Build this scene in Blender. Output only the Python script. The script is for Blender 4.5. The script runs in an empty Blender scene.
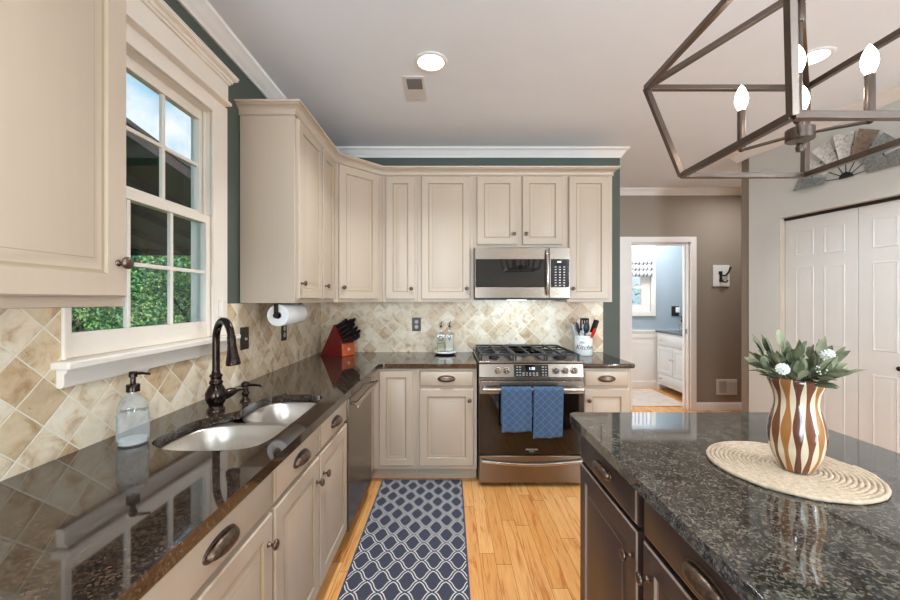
import bpy, bmesh, math, random
from mathutils import Vector, Matrix

# ------------------------------------------------------------------ camera, world, sun, lights, exposure
sc = bpy.context.scene
COL = sc.collection
R = math.radians
EYE = 1.345
cam_d = bpy.data.cameras.new('camera')
cam_d.sensor_fit = 'HORIZONTAL'; cam_d.sensor_width = 36.0; cam_d.lens = 36.0 * 380 / 900
cam_d.clip_start = 0.02; cam_d.clip_end = 200
cam = bpy.data.objects.new('camera', cam_d)
cam.location = (0, 0, EYE); cam.rotation_euler = (R(90), 0, 0)
COL.objects.link(cam); sc.camera = cam

sc.view_settings.view_transform = 'Standard'
sc.view_settings.look = 'None'
sc.view_settings.gamma = 1.0
sc.view_settings.use_curve_mapping = False
sc.view_settings.exposure = 0.30
sc.cycles.use_denoising = True
sc.cycles.max_bounces = 8
sc.cycles.diffuse_bounces = 5
sc.cycles.glossy_bounces = 4
sc.cycles.transparent_max_bounces = 12
sc.cycles.caustics_reflective = False
sc.cycles.caustics_refractive = False
sc.cycles.sample_clamp_indirect = 4.0


def lin(c):
    c = c / 255.0
    return c / 12.92 if c <= 0.04045 else ((c + 0.055) / 1.055) ** 2.4


def S(r, g, b, a=1.0):
    return (lin(r), lin(g), lin(b), a)


w = bpy.data.worlds.new('sky'); sc.world = w; w.use_nodes = True
nt = w.node_tree; nt.nodes.clear()
wo = nt.nodes.new('ShaderNodeOutputWorld'); bg = nt.nodes.new('ShaderNodeBackground')
tc = nt.nodes.new('ShaderNodeTexCoord'); nz = nt.nodes.new('ShaderNodeTexNoise')
nz.inputs['Scale'].default_value = 3.2; nz.inputs['Detail'].default_value = 7; nz.inputs['Roughness'].default_value = 0.55
cr = nt.nodes.new('ShaderNodeValToRGB')
cr.color_ramp.elements[0].position = 0.50; cr.color_ramp.elements[0].color = S(112, 184, 218)
cr.color_ramp.elements[1].position = 0.64; cr.color_ramp.elements[1].color = S(240, 246, 250)
nt.links.new(tc.outputs['Generated'], nz.inputs['Vector'])
nt.links.new(nz.outputs['Fac'], cr.inputs['Fac'])
nt.links.new(cr.outputs['Color'], bg.inputs['Color'])
bg.inputs['Strength'].default_value = 1.0
nt.links.new(bg.outputs['Background'], wo.inputs['Surface'])


def area(name, loc, rot, sx, sy, power, color=(1, 1, 1), shape='RECTANGLE', spread=180):
    d = bpy.data.lights.new(name, 'AREA'); d.shape = shape; d.size = sx
    if shape == 'RECTANGLE': d.size_y = sy
    d.energy = power; d.color = color; d.spread = R(spread)
    o = bpy.data.objects.new(name, d); o.location = loc; o.rotation_euler = rot; COL.objects.link(o)
    return o


sd = bpy.data.lights.new('sun', 'SUN'); sd.energy = 5.0; sd.angle = R(1.5); sd.color = (1, 0.95, 0.86)
so = bpy.data.objects.new('sun', sd); COL.objects.link(so)
so.rotation_euler = Vector((-0.72, 0.12, -0.68)).to_track_quat('-Z', 'Y').to_euler()
# fill lights added at the unseen rear windows, tilted up to brighten the ceiling
area('rear_fill_left', (-0.42, -2.5, 1.35), (R(116), 0, 0), 1.25, 1.9, 105, (0.74, 0.88, 1.0))
area('rear_fill_right', (3.34, -2.5, 1.35), (R(128), 0, R(12)), 0.72, 1.9, 160, (0.74, 0.88, 1.0))
area('far_room_fill', (2.9, 5.25, 2.62), (0, 0, 0), 0.6, 0.6, 30, (0.95, 0.98, 1.0))  # no fixture here; light added to brighten the far room
area('hall_fill', (1.05, 4.08, 2.62), (0, 0, 0), 0.3, 0.3, 12, (0.95, 0.97, 1.0))  # added hall light without a fixture, hidden behind the kitchen wall
area('hall_fill_right', (3.38, 4.0, 2.62), (0, 0, 0), 0.2, 0.2, 9, (0.95, 0.97, 1.0))  # second added light, lifts the dark right end of the hall
area('far_room_side_fill', (1.15, 5.2, 1.5), (R(90), 0, R(-90)), 0.8, 1.2, 16, (0.9, 0.96, 1.0))  # no window on this side; added light for vanity and wainscot

# ------------------------------------------------------------------ materials
MATS = {}


class NT:
    def __init__(self, name):
        self.m = bpy.data.materials.new(name); self.m.use_nodes = True
        self.t = self.m.node_tree; self.t.nodes.clear()
        self.out = self.t.nodes.new('ShaderNodeOutputMaterial')
        self.b = self.t.nodes.new('ShaderNodeBsdfPrincipled')
        self.t.links.new(self.b.outputs[0], self.out.inputs[0])

    def n(self, typ, **kw):
        nd = self.t.nodes.new(typ)
        for k, v in kw.items(): setattr(nd, k, v)
        return nd

    def set(self, sock, v):
        if isinstance(v, bpy.types.NodeSocket): self.t.links.new(v, sock)
        else: sock.default_value = v

    def math(self, op, a, b=0.0, c=0.0):
        nd = self.n('ShaderNodeMath', operation=op)
        self.set(nd.inputs[0], a); self.set(nd.inputs[1], b); self.set(nd.inputs[2], c)
        return nd.outputs[0]

    def obj(self):
        return self.n('ShaderNodeTexCoord').outputs['Object']

    def geo(self):
        return self.n('ShaderNodeNewGeometry').outputs['Position']

    def sep(self, v):
        nd = self.n('ShaderNodeSeparateXYZ'); self.set(nd.inputs[0], v); return nd.outputs

    def comb(self, x=0.0, y=0.0, z=0.0):
        nd = self.n('ShaderNodeCombineXYZ')
        self.set(nd.inputs[0], x); self.set(nd.inputs[1], y); self.set(nd.inputs[2], z); return nd.outputs[0]

    def mapping(self, v, scale=(1, 1, 1), rot=(0, 0, 0)):
        nd = self.n('ShaderNodeMapping'); self.set(nd.inputs[0], v)
        nd.inputs['Scale'].default_value = scale; nd.inputs['Rotation'].default_value = rot
        return nd.outputs[0]

    def noise(self, v, scale, detail=3, rough=0.5, dist=0.0):
        nd = self.n('ShaderNodeTexNoise'); self.set(nd.inputs['Vector'], v)
        nd.inputs['Scale'].default_value = scale; nd.inputs['Detail'].default_value = detail
        nd.inputs['Roughness'].default_value = rough; nd.inputs['Distortion'].default_value = dist
        return nd.outputs['Fac']

    def white(self, v):
        nd = self.n('ShaderNodeTexWhiteNoise'); self.set(nd.inputs['Vector'], v); return nd.outputs['Value']

    def ramp(self, f, stops, interp='LINEAR'):
        nd = self.n('ShaderNodeValToRGB'); self.set(nd.inputs[0], f)
        nd.color_ramp.interpolation = interp
        els = nd.color_ramp.elements
        while len(els) < len(stops): els.new(0.5)
        for e, (p, c) in zip(els, stops): e.position = p; e.color = c
        return nd.outputs[0]

    def mix(self, f, a, b, mode='MIX'):
        nd = self.n('ShaderNodeMix', data_type='RGBA', blend_type=mode)
        self.set(nd.inputs[0], f); self.set(nd.inputs[6], a); self.set(nd.inputs[7], b)
        return nd.outputs[2]

    def bump(self, h, strength=0.3, dist=0.002):
        nd = self.n('ShaderNodeBump'); self.set(nd.inputs['Height'], h)
        nd.inputs['Strength'].default_value = strength; nd.inputs['Distance'].default_value = dist
        self.t.links.new(nd.outputs[0], self.b.inputs['Normal'])

    def p(self, color=None, rough=0.5, metal=0.0, ior=1.5, **kw):
        if color is not None: self.set(self.b.inputs['Base Color'], color)
        self.set(self.b.inputs['Roughness'], rough); self.set(self.b.inputs['Metallic'], metal)
        self.b.inputs['IOR'].default_value = ior
        for k, v in kw.items(): self.set(self.b.inputs[k.replace('_', ' ')], v)
        return self.m


def simple(name, c, rough=0.5, metal=0.0, var=0.05, scale=6.0, bump=0.0, bscale=200.0, **kw):
    """a colour with a slight mottling of its own"""
    n = NT(name); g = n.obj()
    f = n.noise(g, scale, 3)
    d = tuple(max(0, x * (1 - var)) for x in c[:3]) + (1,)
    l = tuple(min(1, x * (1 + var)) for x in c[:3]) + (1,)
    col = n.ramp(f, [(0.3, d), (0.7, l)])
    n.p(col, rough, metal, **kw)
    if bump: n.bump(n.noise(g, bscale, 2), bump, 0.001)
    return n.m


def m_cabinet(name, c, streak=0.03):
    n = NT(name); g = n.mapping(n.obj(), (60, 60, 2.2))
    f = n.noise(g, 1.0, 3)
    d = tuple(x * (1 - streak * 2) for x in c[:3]) + (1,)
    n.p(n.ramp(f, [(0.3, d), (0.65, c)]), 0.38)
    return n.m


def m_tile(name, ax, light):
    """diagonal tumbled travertine, 4 in tiles"""
    n = NT(name); s = n.sep(n.geo()); a = s[0] if ax == 'x' else s[1]; z = s[2]
    T = 0.0993; q = 1 / (T * math.sqrt(2))
    a2 = n.math('MULTIPLY', n.math('SUBTRACT', a, -0.2305 if ax == 'x' else 0.098), q)
    z2 = n.math('MULTIPLY', n.math('SUBTRACT', z, 0.9025 if ax == 'x' else 0.985), q)
    u = n.math('ADD', a2, z2); v = n.math('SUBTRACT', a2, z2)
    fu = n.math('FLOOR', u); fv = n.math('FLOOR', v)
    du = n.math('ABSOLUTE', n.math('SUBTRACT', n.math('SUBTRACT', u, fu), 0.5))
    dv = n.math('ABSOLUTE', n.math('SUBTRACT', n.math('SUBTRACT', v, fv), 0.5))
    e = n.math('MAXIMUM', du, dv)
    tid = n.comb(fu, fv, 3.7)
    r = n.white(tid)
    vec = n.n('ShaderNodeVectorMath', operation='ADD')
    n.set(vec.inputs[0], n.geo()); n.set(vec.inputs[1], n.comb(n.math('MULTIPLY', r, 37), fu, fv))
    nz = n.noise(vec.outputs[0], 14, 6, 0.62, 0.6)
    nf = n.noise(vec.outputs[0], 60, 5, 0.75, 0.4)
    base = n.ramp(r, [(0.0, S(240, 227, 206)), (0.35, S(234, 219, 194)), (0.65, S(226, 207, 178)), (0.88, S(214, 190, 157)), (0.99, S(196, 166, 132))])
    mott = n.ramp(nz, [(0.32, S(196, 166, 134)), (0.48, S(244, 236, 224)), (0.62, S(255, 255, 254))])
    col = n.mix(0.85, base, mott, 'MULTIPLY')
    pit = n.ramp(nf, [(0.30, S(150, 118, 84)), (0.37, (1, 1, 1, 1))])
    col = n.mix(0.5, col, pit, 'MULTIPLY')
    gm = n.ramp(e, [(0.478, (0, 0, 0, 1)), (0.487, (1, 1, 1, 1))])
    col = n.mix(gm, col, S(236, 226, 206))
    rg = n.math('ADD', 0.38, n.math('MULTIPLY', gm, 0.4))
    n.p(col, rg)
    hh = n.ramp(e, [(0.462, (1, 1, 1, 1)), (0.49, (0, 0, 0, 1))])
    hh = n.math('ADD', hh, n.math('MULTIPLY', nf, 0.25))
    n.bump(hh, 0.55, 0.002)
    return n.m


def m_granite(name, base, mid, fleck, rough=0.05, streak=0.5):
    n = NT(name); g = n.geo()
    f1 = n.noise(g, 190, 2, 0.6); f2 = n.noise(n.mapping(g, (1, 1.6, 1), (0, 0, 0.7)), 55, 5, 0.7, 0.8)
    vo = n.n('ShaderNodeTexVoronoi'); n.set(vo.inputs['Vector'], g); vo.inputs['Scale'].default_value = 240
    vr = n.sep(vo.outputs['Color'])[0]
    c = n.ramp(f2, [(0.40, base), (0.54, mid), (0.66, fleck)])
    f3 = n.noise(g, 26, 2, 0.5)
    c2 = n.ramp(n.math('ADD', n.math('MULTIPLY', vr, 0.8), n.math('MULTIPLY', n.math('SUBTRACT', f3, 0.5), 0.7)), [(0.12, base), (0.45, mid), (0.80, fleck)])
    col = n.mix(streak, c, c2)
    n.p(col, rough, 0, 1.8)
    return n.m


def m_floor():
    n = NT('oak floor boards'); s = n.sep(n.geo()); W = 0.0785
    xi = n.math('DIVIDE', s[0], W); k = n.math('FLOOR', xi)
    rk = n.white(n.comb(k, 1.3, 0))
    L = n.math('DIVIDE', n.math('ADD', s[1], n.math('MULTIPLY', rk, 7.0)), 0.85)
    j = n.math('FLOOR', L); r = n.white(n.comb(k, j, 0.2))
    fx = n.math('ABSOLUTE', n.math('SUBTRACT', n.math('SUBTRACT', xi, k), 0.5))
    fy = n.math('ABSOLUTE', n.math('SUBTRACT', n.math('SUBTRACT', L, j), 0.5))
    gx = n.math('GREATER_THAN', fx, 0.485); gy = n.math('GREATER_THAN', fy, 0.498)
    gap = n.math('MAXIMUM', gx, gy)
    gv = n.comb(n.math('MULTIPLY', s[0], 34), n.math('ADD', n.math('MULTIPLY', s[1], 2.6), n.math('MULTIPLY', r, 50)), r)
    gr = n.noise(gv, 1.0, 6, 0.62, 1.3)
    fine = n.noise(n.comb(n.math('MULTIPLY', s[0], 330), n.math('MULTIPLY', s[1], 9), r), 1.0, 2)
    base = n.ramp(r, [(0.0, S(212, 148, 80)), (0.4, S(226, 166, 100)), (0.75, S(234, 178, 114)), (1.0, S(220, 156, 88))])
    wood = n.ramp(gr, [(0.36, S(200, 142, 82)), (0.47, S(250, 242, 232)), (0.7, (1, 1, 1, 1))])
    col = n.mix(0.65, base, wood, 'MULTIPLY')
    col = n.mix(0.22, col, n.ramp(fine, [(0.35, S(150, 105, 60)), (0.55, (1, 1, 1, 1))]), 'MULTIPLY')
    col = n.mix(n.math('MULTIPLY', gap, 0.7), col, S(96, 52, 20))
    n.p(col, 0.24, 0, 1.45)
    n.bump(n.math('SUBTRACT', 1.0, gap), 0.25, 0.001)
    return n.m


def m_rug():
    n = NT('navy trellis rug'); s = n.sep(n.obj())
    p = n.math('DIVIDE', s[0], 0.124); q = n.math('DIVIDE', s[1], 0.142)
    a = n.math('ADD', n.math('ADD', p, q), 0.317); b = n.math('ADD', n.math('SUBTRACT', p, q), -0.317)

    def band(u, v):
        wob = n.math('MULTIPLY', n.math('SINE', n.math('MULTIPLY', v, 2 * math.pi)), -0.055)
        t = n.math('ADD', u, wob)
        fr = n.math('SUBTRACT', n.math('FRACT', n.math('ADD', t, 100.5)), 0.5)
        return n.math('ABSOLUTE', fr)
    # two thin cream lines with a dark core along each wavy lattice line
    def lines(d):
        return n.math('MULTIPLY', n.math('GREATER_THAN', d, 0.046), n.math('LESS_THAN', d, 0.104))
    da = band(a, b); db = band(b, a)
    la = lines(da); lb = lines(db)
    keep_a = n.math('GREATER_THAN', db, 0.05); keep_b = n.math('GREATER_THAN', da, 0.05)
    ln = n.math('MAXIMUM', n.math('MULTIPLY', la, keep_a), n.math('MULTIPLY', lb, keep_b))
    yarn = n.noise(n.obj(), 420, 2)
    navy = n.ramp(yarn, [(0.3, S(42, 43, 56)), (0.7, S(72, 72, 88))])
    cream = n.ramp(yarn, [(0.3, S(188, 184, 178)), (0.7, S(228, 226, 218))])
    col = n.mix(ln, navy, cream)
    ex = n.math('GREATER_THAN', n.math('ABSOLUTE', s[0]), 0.289)
    ey = n.math('GREATER_THAN', n.math('ABSOLUTE', s[1]), 0.895)
    col = n.mix(n.math('MAXIMUM', ex, ey), col, S(52, 62, 96))
    n.p(col, 0.95)
    n.bump(n.math('ADD', yarn, n.math('MULTIPLY', ln, 0.6)), 0.6, 0.002)
    return n.m


def m_vase():
    n = NT('inlaid wood stripes'); s = n.sep(n.obj()); N = 15
    th = n.math('ARCTAN2', s[1], s[0])
    t = n.math('MULTIPLY', n.math('ADD', th, math.pi), N / (2 * math.pi))
    k = n.math('FLOOR', t); fr = n.math('ABSOLUTE', n.math('SUBTRACT', n.math('SUBTRACT', t, k), 0.5))
    par = n.math('MODULO', k, 2.0)
    wv = n.math('COSINE', n.math('ADD', n.math('MULTIPLY', s[2], 2 * math.pi / 0.130), n.math('ADD', -2.9, n.math('MULTIPLY', par, 0.5))))
    half = n.math('ADD', 0.17, n.math('MULTIPLY', wv, 0.14))
    cream = n.math('LESS_THAN', fr, half)
    k2 = n.math('FLOOR', n.math('ADD', t, 0.5))
    r = n.white(n.comb(k2, 2.1, 0.4))
    grain = n.noise(n.comb(n.math('MULTIPLY', th, 12), s[2], 0.0), 9, 4)
    r3 = n.math('DIVIDE', n.math('MODULO', k2, 3.0), 3.0)
    br = n.ramp(r3, [(0.0, S(104, 60, 42)), (0.4, S(122, 74, 50)), (0.6, S(168, 112, 60)), (1.0, S(168, 112, 60))])
    br = n.mix(0.4, br, n.ramp(grain, [(0.3, S(150, 130, 110)), (0.6, (1, 1, 1, 1))]), 'MULTIPLY')
    col = n.mix(cream, br, S(216, 196, 168))
    n.p(col, 0.14, 0, 1.5, Coat_Weight=0.6, Coat_Roughness=0.06)
    return n.m


def m_glass(name, tint=(1, 1, 1, 1), body=0.0, bodyc=(1, 1, 1, 1), ribs=0.0):
    n = NT(name)
    tr = n.n('ShaderNodeBsdfTransparent'); tr.inputs[0].default_value = tint
    gl = n.n('ShaderNodeBsdfGlossy'); gl.inputs['Roughness'].default_value = 0.02
    gm_ = n.n('ShaderNodeNewGeometry'); dp = n.n('ShaderNodeVectorMath', operation='DOT_PRODUCT')
    n.t.links.new(gm_.outputs['Incoming'], dp.inputs[0]); n.t.links.new(gm_.outputs['Normal'], dp.inputs[1])
    c_ = n.math('SUBTRACT', 1.0, n.math('ABSOLUTE', dp.outputs['Value']))
    fac = n.math('ADD', 0.03, n.math('MULTIPLY', n.math('POWER', c_, 5.0), 0.9))
    df = n.n('ShaderNodeBsdfDiffuse'); df.inputs[0].default_value = bodyc
    m1 = n.n('ShaderNodeMixShader'); m1.inputs[0].default_value = body
    n.t.links.new(tr.outputs[0], m1.inputs[1]); n.t.links.new(df.outputs[0], m1.inputs[2])
    m2 = n.n('ShaderNodeMixShader')
    n.t.links.new(fac, m2.inputs[0]); n.t.links.new(m1.outputs[0], m2.inputs[1]); n.t.links.new(gl.outputs[0], m2.inputs[2])
    if ribs:
        s = n.sep(n.obj()); th = n.math('ARCTAN2', s[1], s[0])
        h = n.math('SINE', n.math('MULTIPLY', th, ribs))
        bp = n.n('ShaderNodeBump'); n.set(bp.inputs['Height'], h); bp.inputs['Strength'].default_value = 0.8; bp.inputs['Distance'].default_value = 0.002
        n.t.links.new(bp.outputs[0], gl.inputs['Normal']); n.t.links.new(bp.outputs[0], df.inputs['Normal'])
    n.t.links.new(m2.outputs[0], n.out.inputs[0]); n.t.nodes.remove(n.b)
    return n.m


def m_emit(name, c, s):
    n = NT(name); n.p((0.8, 0.8, 0.8, 1), 0.4)
    n.b.inputs['Emission Color'].default_value = c; n.b.inputs['Emission Strength'].default_value = s
    return n.m


def m_steel(name, c, rough=0.25, horiz=True):
    n = NT(name); g = n.obj()
    f = n.noise(n.mapping(g, (4, 4, 300) if horiz else (300, 300, 4)), 1.0, 2)
    col = n.ramp(f, [(0.3, tuple(x * 0.93 for x in c[:3]) + (1,)), (0.7, c)])
    n.p(col, rough, 1.0)
    return n.m


def m_windmill(name, c1, c2):
    n = NT(name); g = n.obj(); f = n.noise(g, 60, 6, 0.75)
    n.p(n.ramp(f, [(0.38, c2), (0.5, c1), (0.7, tuple(min(1, x * 1.2) for x in c1[:3]) + (1,))]), 0.55, 0.2)
    return n.m


def m_towel():
    n = NT('blue terry cloth'); s = n.sep(n.obj())
    u = n.math('MULTIPLY', n.math('ADD', s[0], s[2]), 1 / 0.055); v = n.math('MULTIPLY', n.math('SUBTRACT', s[0], s[2]), 1 / 0.055)
    du = n.math('ABSOLUTE', n.math('SUBTRACT', n.math('FRACT', u), 0.5)); dv = n.math('ABSOLUTE', n.math('SUBTRACT', n.math('FRACT', v), 0.5))
    e = n.math('MAXIMUM', du, dv); ln = n.math('GREATER_THAN', e, 0.44)
    y = n.noise(n.obj(), 300, 3)
    col = n.ramp(y, [(0.3, S(54, 74, 102)), (0.7, S(78, 102, 132))])
    col = n.mix(n.math('MULTIPLY', ln, 0.3), col, S(118, 144, 172))
    n.p(col, 0.95, 0, 1.4); n.bump(n.math('ADD', y, ln), 0.6, 0.002)
    return n.m


M = {}
M['cream'] = m_cabinet('cream cabinet paint', S(188, 170, 150), 0.012)
M['glaze'] = simple('brown glaze in the grooves', S(166, 147, 120), 0.45)
M['dark_cab'] = m_cabinet('espresso cabinet paint', S(58, 44, 42), 0.12)
M['dark_glaze'] = simple('rubbed edge of espresso paint', S(138, 120, 108), 0.4)
M['tile_left'] = m_tile('travertine diamonds side', 'y', 0)
M['tile_back'] = m_tile('travertine diamonds back', 'x', 0)
M['granite'] = m_granite('dark brown granite', S(26, 19, 16), S(46, 35, 28), S(88, 70, 56), 0.045, 0.9)
M['granite_island'] = m_granite('grey green granite', S(28, 26, 24), S(58, 55, 50), S(106, 100, 88), 0.05, 1.0)
M['floor'] = m_floor()
M['rug'] = m_rug()
M['wall_green'] = simple('deep green wall paint', S(80, 86, 77), 0.7, var=0.01, bump=0.05)
M['wall_taupe'] = simple('taupe wall paint', S(146, 133, 119), 0.7, var=0.01, bump=0.05)
M['wall_grey'] = simple('pale greige wall paint', S(206, 205, 199), 0.7, var=0.01, bump=0.05)
M['wall_blue'] = simple('blue grey wall paint', S(160, 174, 184), 0.7, var=0.01)
M['ceiling'] = simple('flat ceiling paint', S(230, 233, 238), 0.85, var=0.01, bump=0.06)
M['white'] = simple('white trim paint', S(236, 230, 224), 0.35, var=0.02)
M['door_white'] = simple('white door paint', S(218, 216, 212), 0.35, var=0.02)
M['warm_white'] = simple('warm white window paint', S(236, 224, 210), 0.4, var=0.02)
M['bronze'] = simple('oil rubbed bronze', S(56, 45, 40), 0.22, 0.9, var=0.3, scale=60)
M['antique'] = simple('antique bronze hardware', S(104, 86, 74), 0.34, 0.85, var=0.4, scale=90)
M['bronze_frame'] = simple('brushed bronze bar', S(104, 92, 84), 0.32, 0.9, var=0.08)
M['black_iron'] = simple('black iron', S(26, 25, 26), 0.45, 0.2)
M['steel'] = m_steel('brushed stainless steel', S(136, 124, 112), 0.27)
M['steel_sink'] = m_steel('satin sink steel', S(214, 208, 200), 0.3, False)
M['steel_bright'] = simple('polished steel', S(196, 188, 180), 0.18, 1.0, var=0.02)
M['black_glass'] = simple('black oven glass', S(16, 11, 10), 0.04, 0, ior=1.6)
M['black_plastic'] = simple('black plastic', S(24, 22, 24), 0.35)
M['grey_print'] = simple('pale grey print', S(190, 190, 192), 0.5)
M['tan_edge'] = simple('tan jamb paint', S(184, 172, 156), 0.5)
M['glass'] = m_glass('window glass')
M['bottle_glass'] = m_glass('ribbed clear glass', S(236, 240, 240), 0.20, S(226, 226, 226))
M['clear_bottle'] = m_glass('clear bottle glass', S(242, 244, 242), 0.10, S(226, 224, 214))
M['oil'] = simple('olive oil', S(122, 116, 34), 0.2)
M['vinegar'] = simple('pale liquid', S(186, 176, 158), 0.2)
M['paper'] = simple('white paper towel', S(240, 238, 236), 0.9, bump=0.3, bscale=400)
M['card'] = simple('brown cardboard', S(120, 92, 70), 0.9)
M['cherry'] = simple('dark cherry wood', S(112, 20, 22), 0.3, var=0.2, scale=30)
M['cherry_lit'] = simple('lit cherry wood', S(196, 86, 44), 0.35, var=0.15, scale=40)  # cherry with the light on the block's front put into the colour
M['ceramic'] = simple('white glazed ceramic', S(238, 236, 232), 0.15, var=0.01)
M['ink'] = simple('dark ink', S(40, 38, 46), 0.5)
M['red'] = simple('red silicone', S(214, 26, 22), 0.4)
M['dark_nylon'] = simple('dark slate nylon', S(40, 50, 62), 0.35)
M['pale_blue'] = simple('pale blue silicone', S(186, 204, 214), 0.4)
M['jute'] = simple('braided jute', S(192, 172, 148), 0.95, var=0.22, scale=90, bump=0.9, bscale=260)
M['leaf'] = simple('grey green leaf', S(100, 106, 80), 0.6, var=0.35, scale=40)
M['leaf_pale'] = simple('pale sage leaf', S(150, 152, 122), 0.65, var=0.25, scale=40)
M['flower'] = simple('white flower', S(236, 236, 228), 0.7, var=0.03)
M['vase'] = m_vase()
M['towel'] = m_towel()
M['bulb'] = m_emit('lit bulb', (1.0, 0.93, 0.82, 1), 9)
M['downlight'] = m_emit('lit downlight lens', (1.0, 0.97, 0.92, 1), 6)
M['display'] = m_emit('lit blue display', (0.35, 0.6, 1.0, 1), 1.3)
M['vent_dark'] = simple('shadowed louvre metal', S(128, 124, 124), 0.6)  # vent metal darkened; shade between the slats put into its colour
M['vent_white'] = simple('white vent metal', S(214, 208, 204), 0.5)
M['porch_brown'] = simple('dark brown porch boards', S(58, 46, 42), 0.6, var=0.15, scale=20)
M['siding'] = simple('exterior siding', S(176, 184, 190), 0.7)
M['grass'] = simple('lawn', S(72, 104, 52), 0.9, var=0.4, scale=4)
M['bark'] = simple('bark', S(70, 56, 44), 0.9, var=0.3, scale=20)
M['tree_leaf'] = simple('bright green tree leaf', S(132, 172, 98), 0.6, var=0.5, scale=5)
M['tree_dark'] = simple('deep green leaf', S(70, 124, 84), 0.6, var=0.5, scale=5)
M['tree_orange'] = simple('autumn leaf', S(206, 132, 60), 0.6, var=0.5, scale=5)
M['rug_beige'] = simple('pale beige carpet', S(196, 182, 170), 0.95, var=0.12, scale=12)
M['grey_top'] = simple('grey stone vanity top', S(88, 92, 96), 0.3, var=0.15, scale=40)
M['wm_white'] = m_windmill('worn white tin', S(206, 202, 196), S(150, 146, 142))
M['wm_grey'] = m_windmill('worn grey tin', S(134, 138, 138), S(96, 100, 100))
M['wm_brown'] = m_windmill('rusted brown tin', S(128, 110, 94), S(92, 76, 64))
M['canvas'] = simple('white canvas', S(226, 222, 216), 0.8)
M['dark_brown'] = simple('dark brown wall plate', S(40, 29, 24), 0.4)
M['outlet_brown'] = simple('beige socket', S(190, 178, 164), 0.4)

# ------------------------------------------------------------------ mesh building


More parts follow.
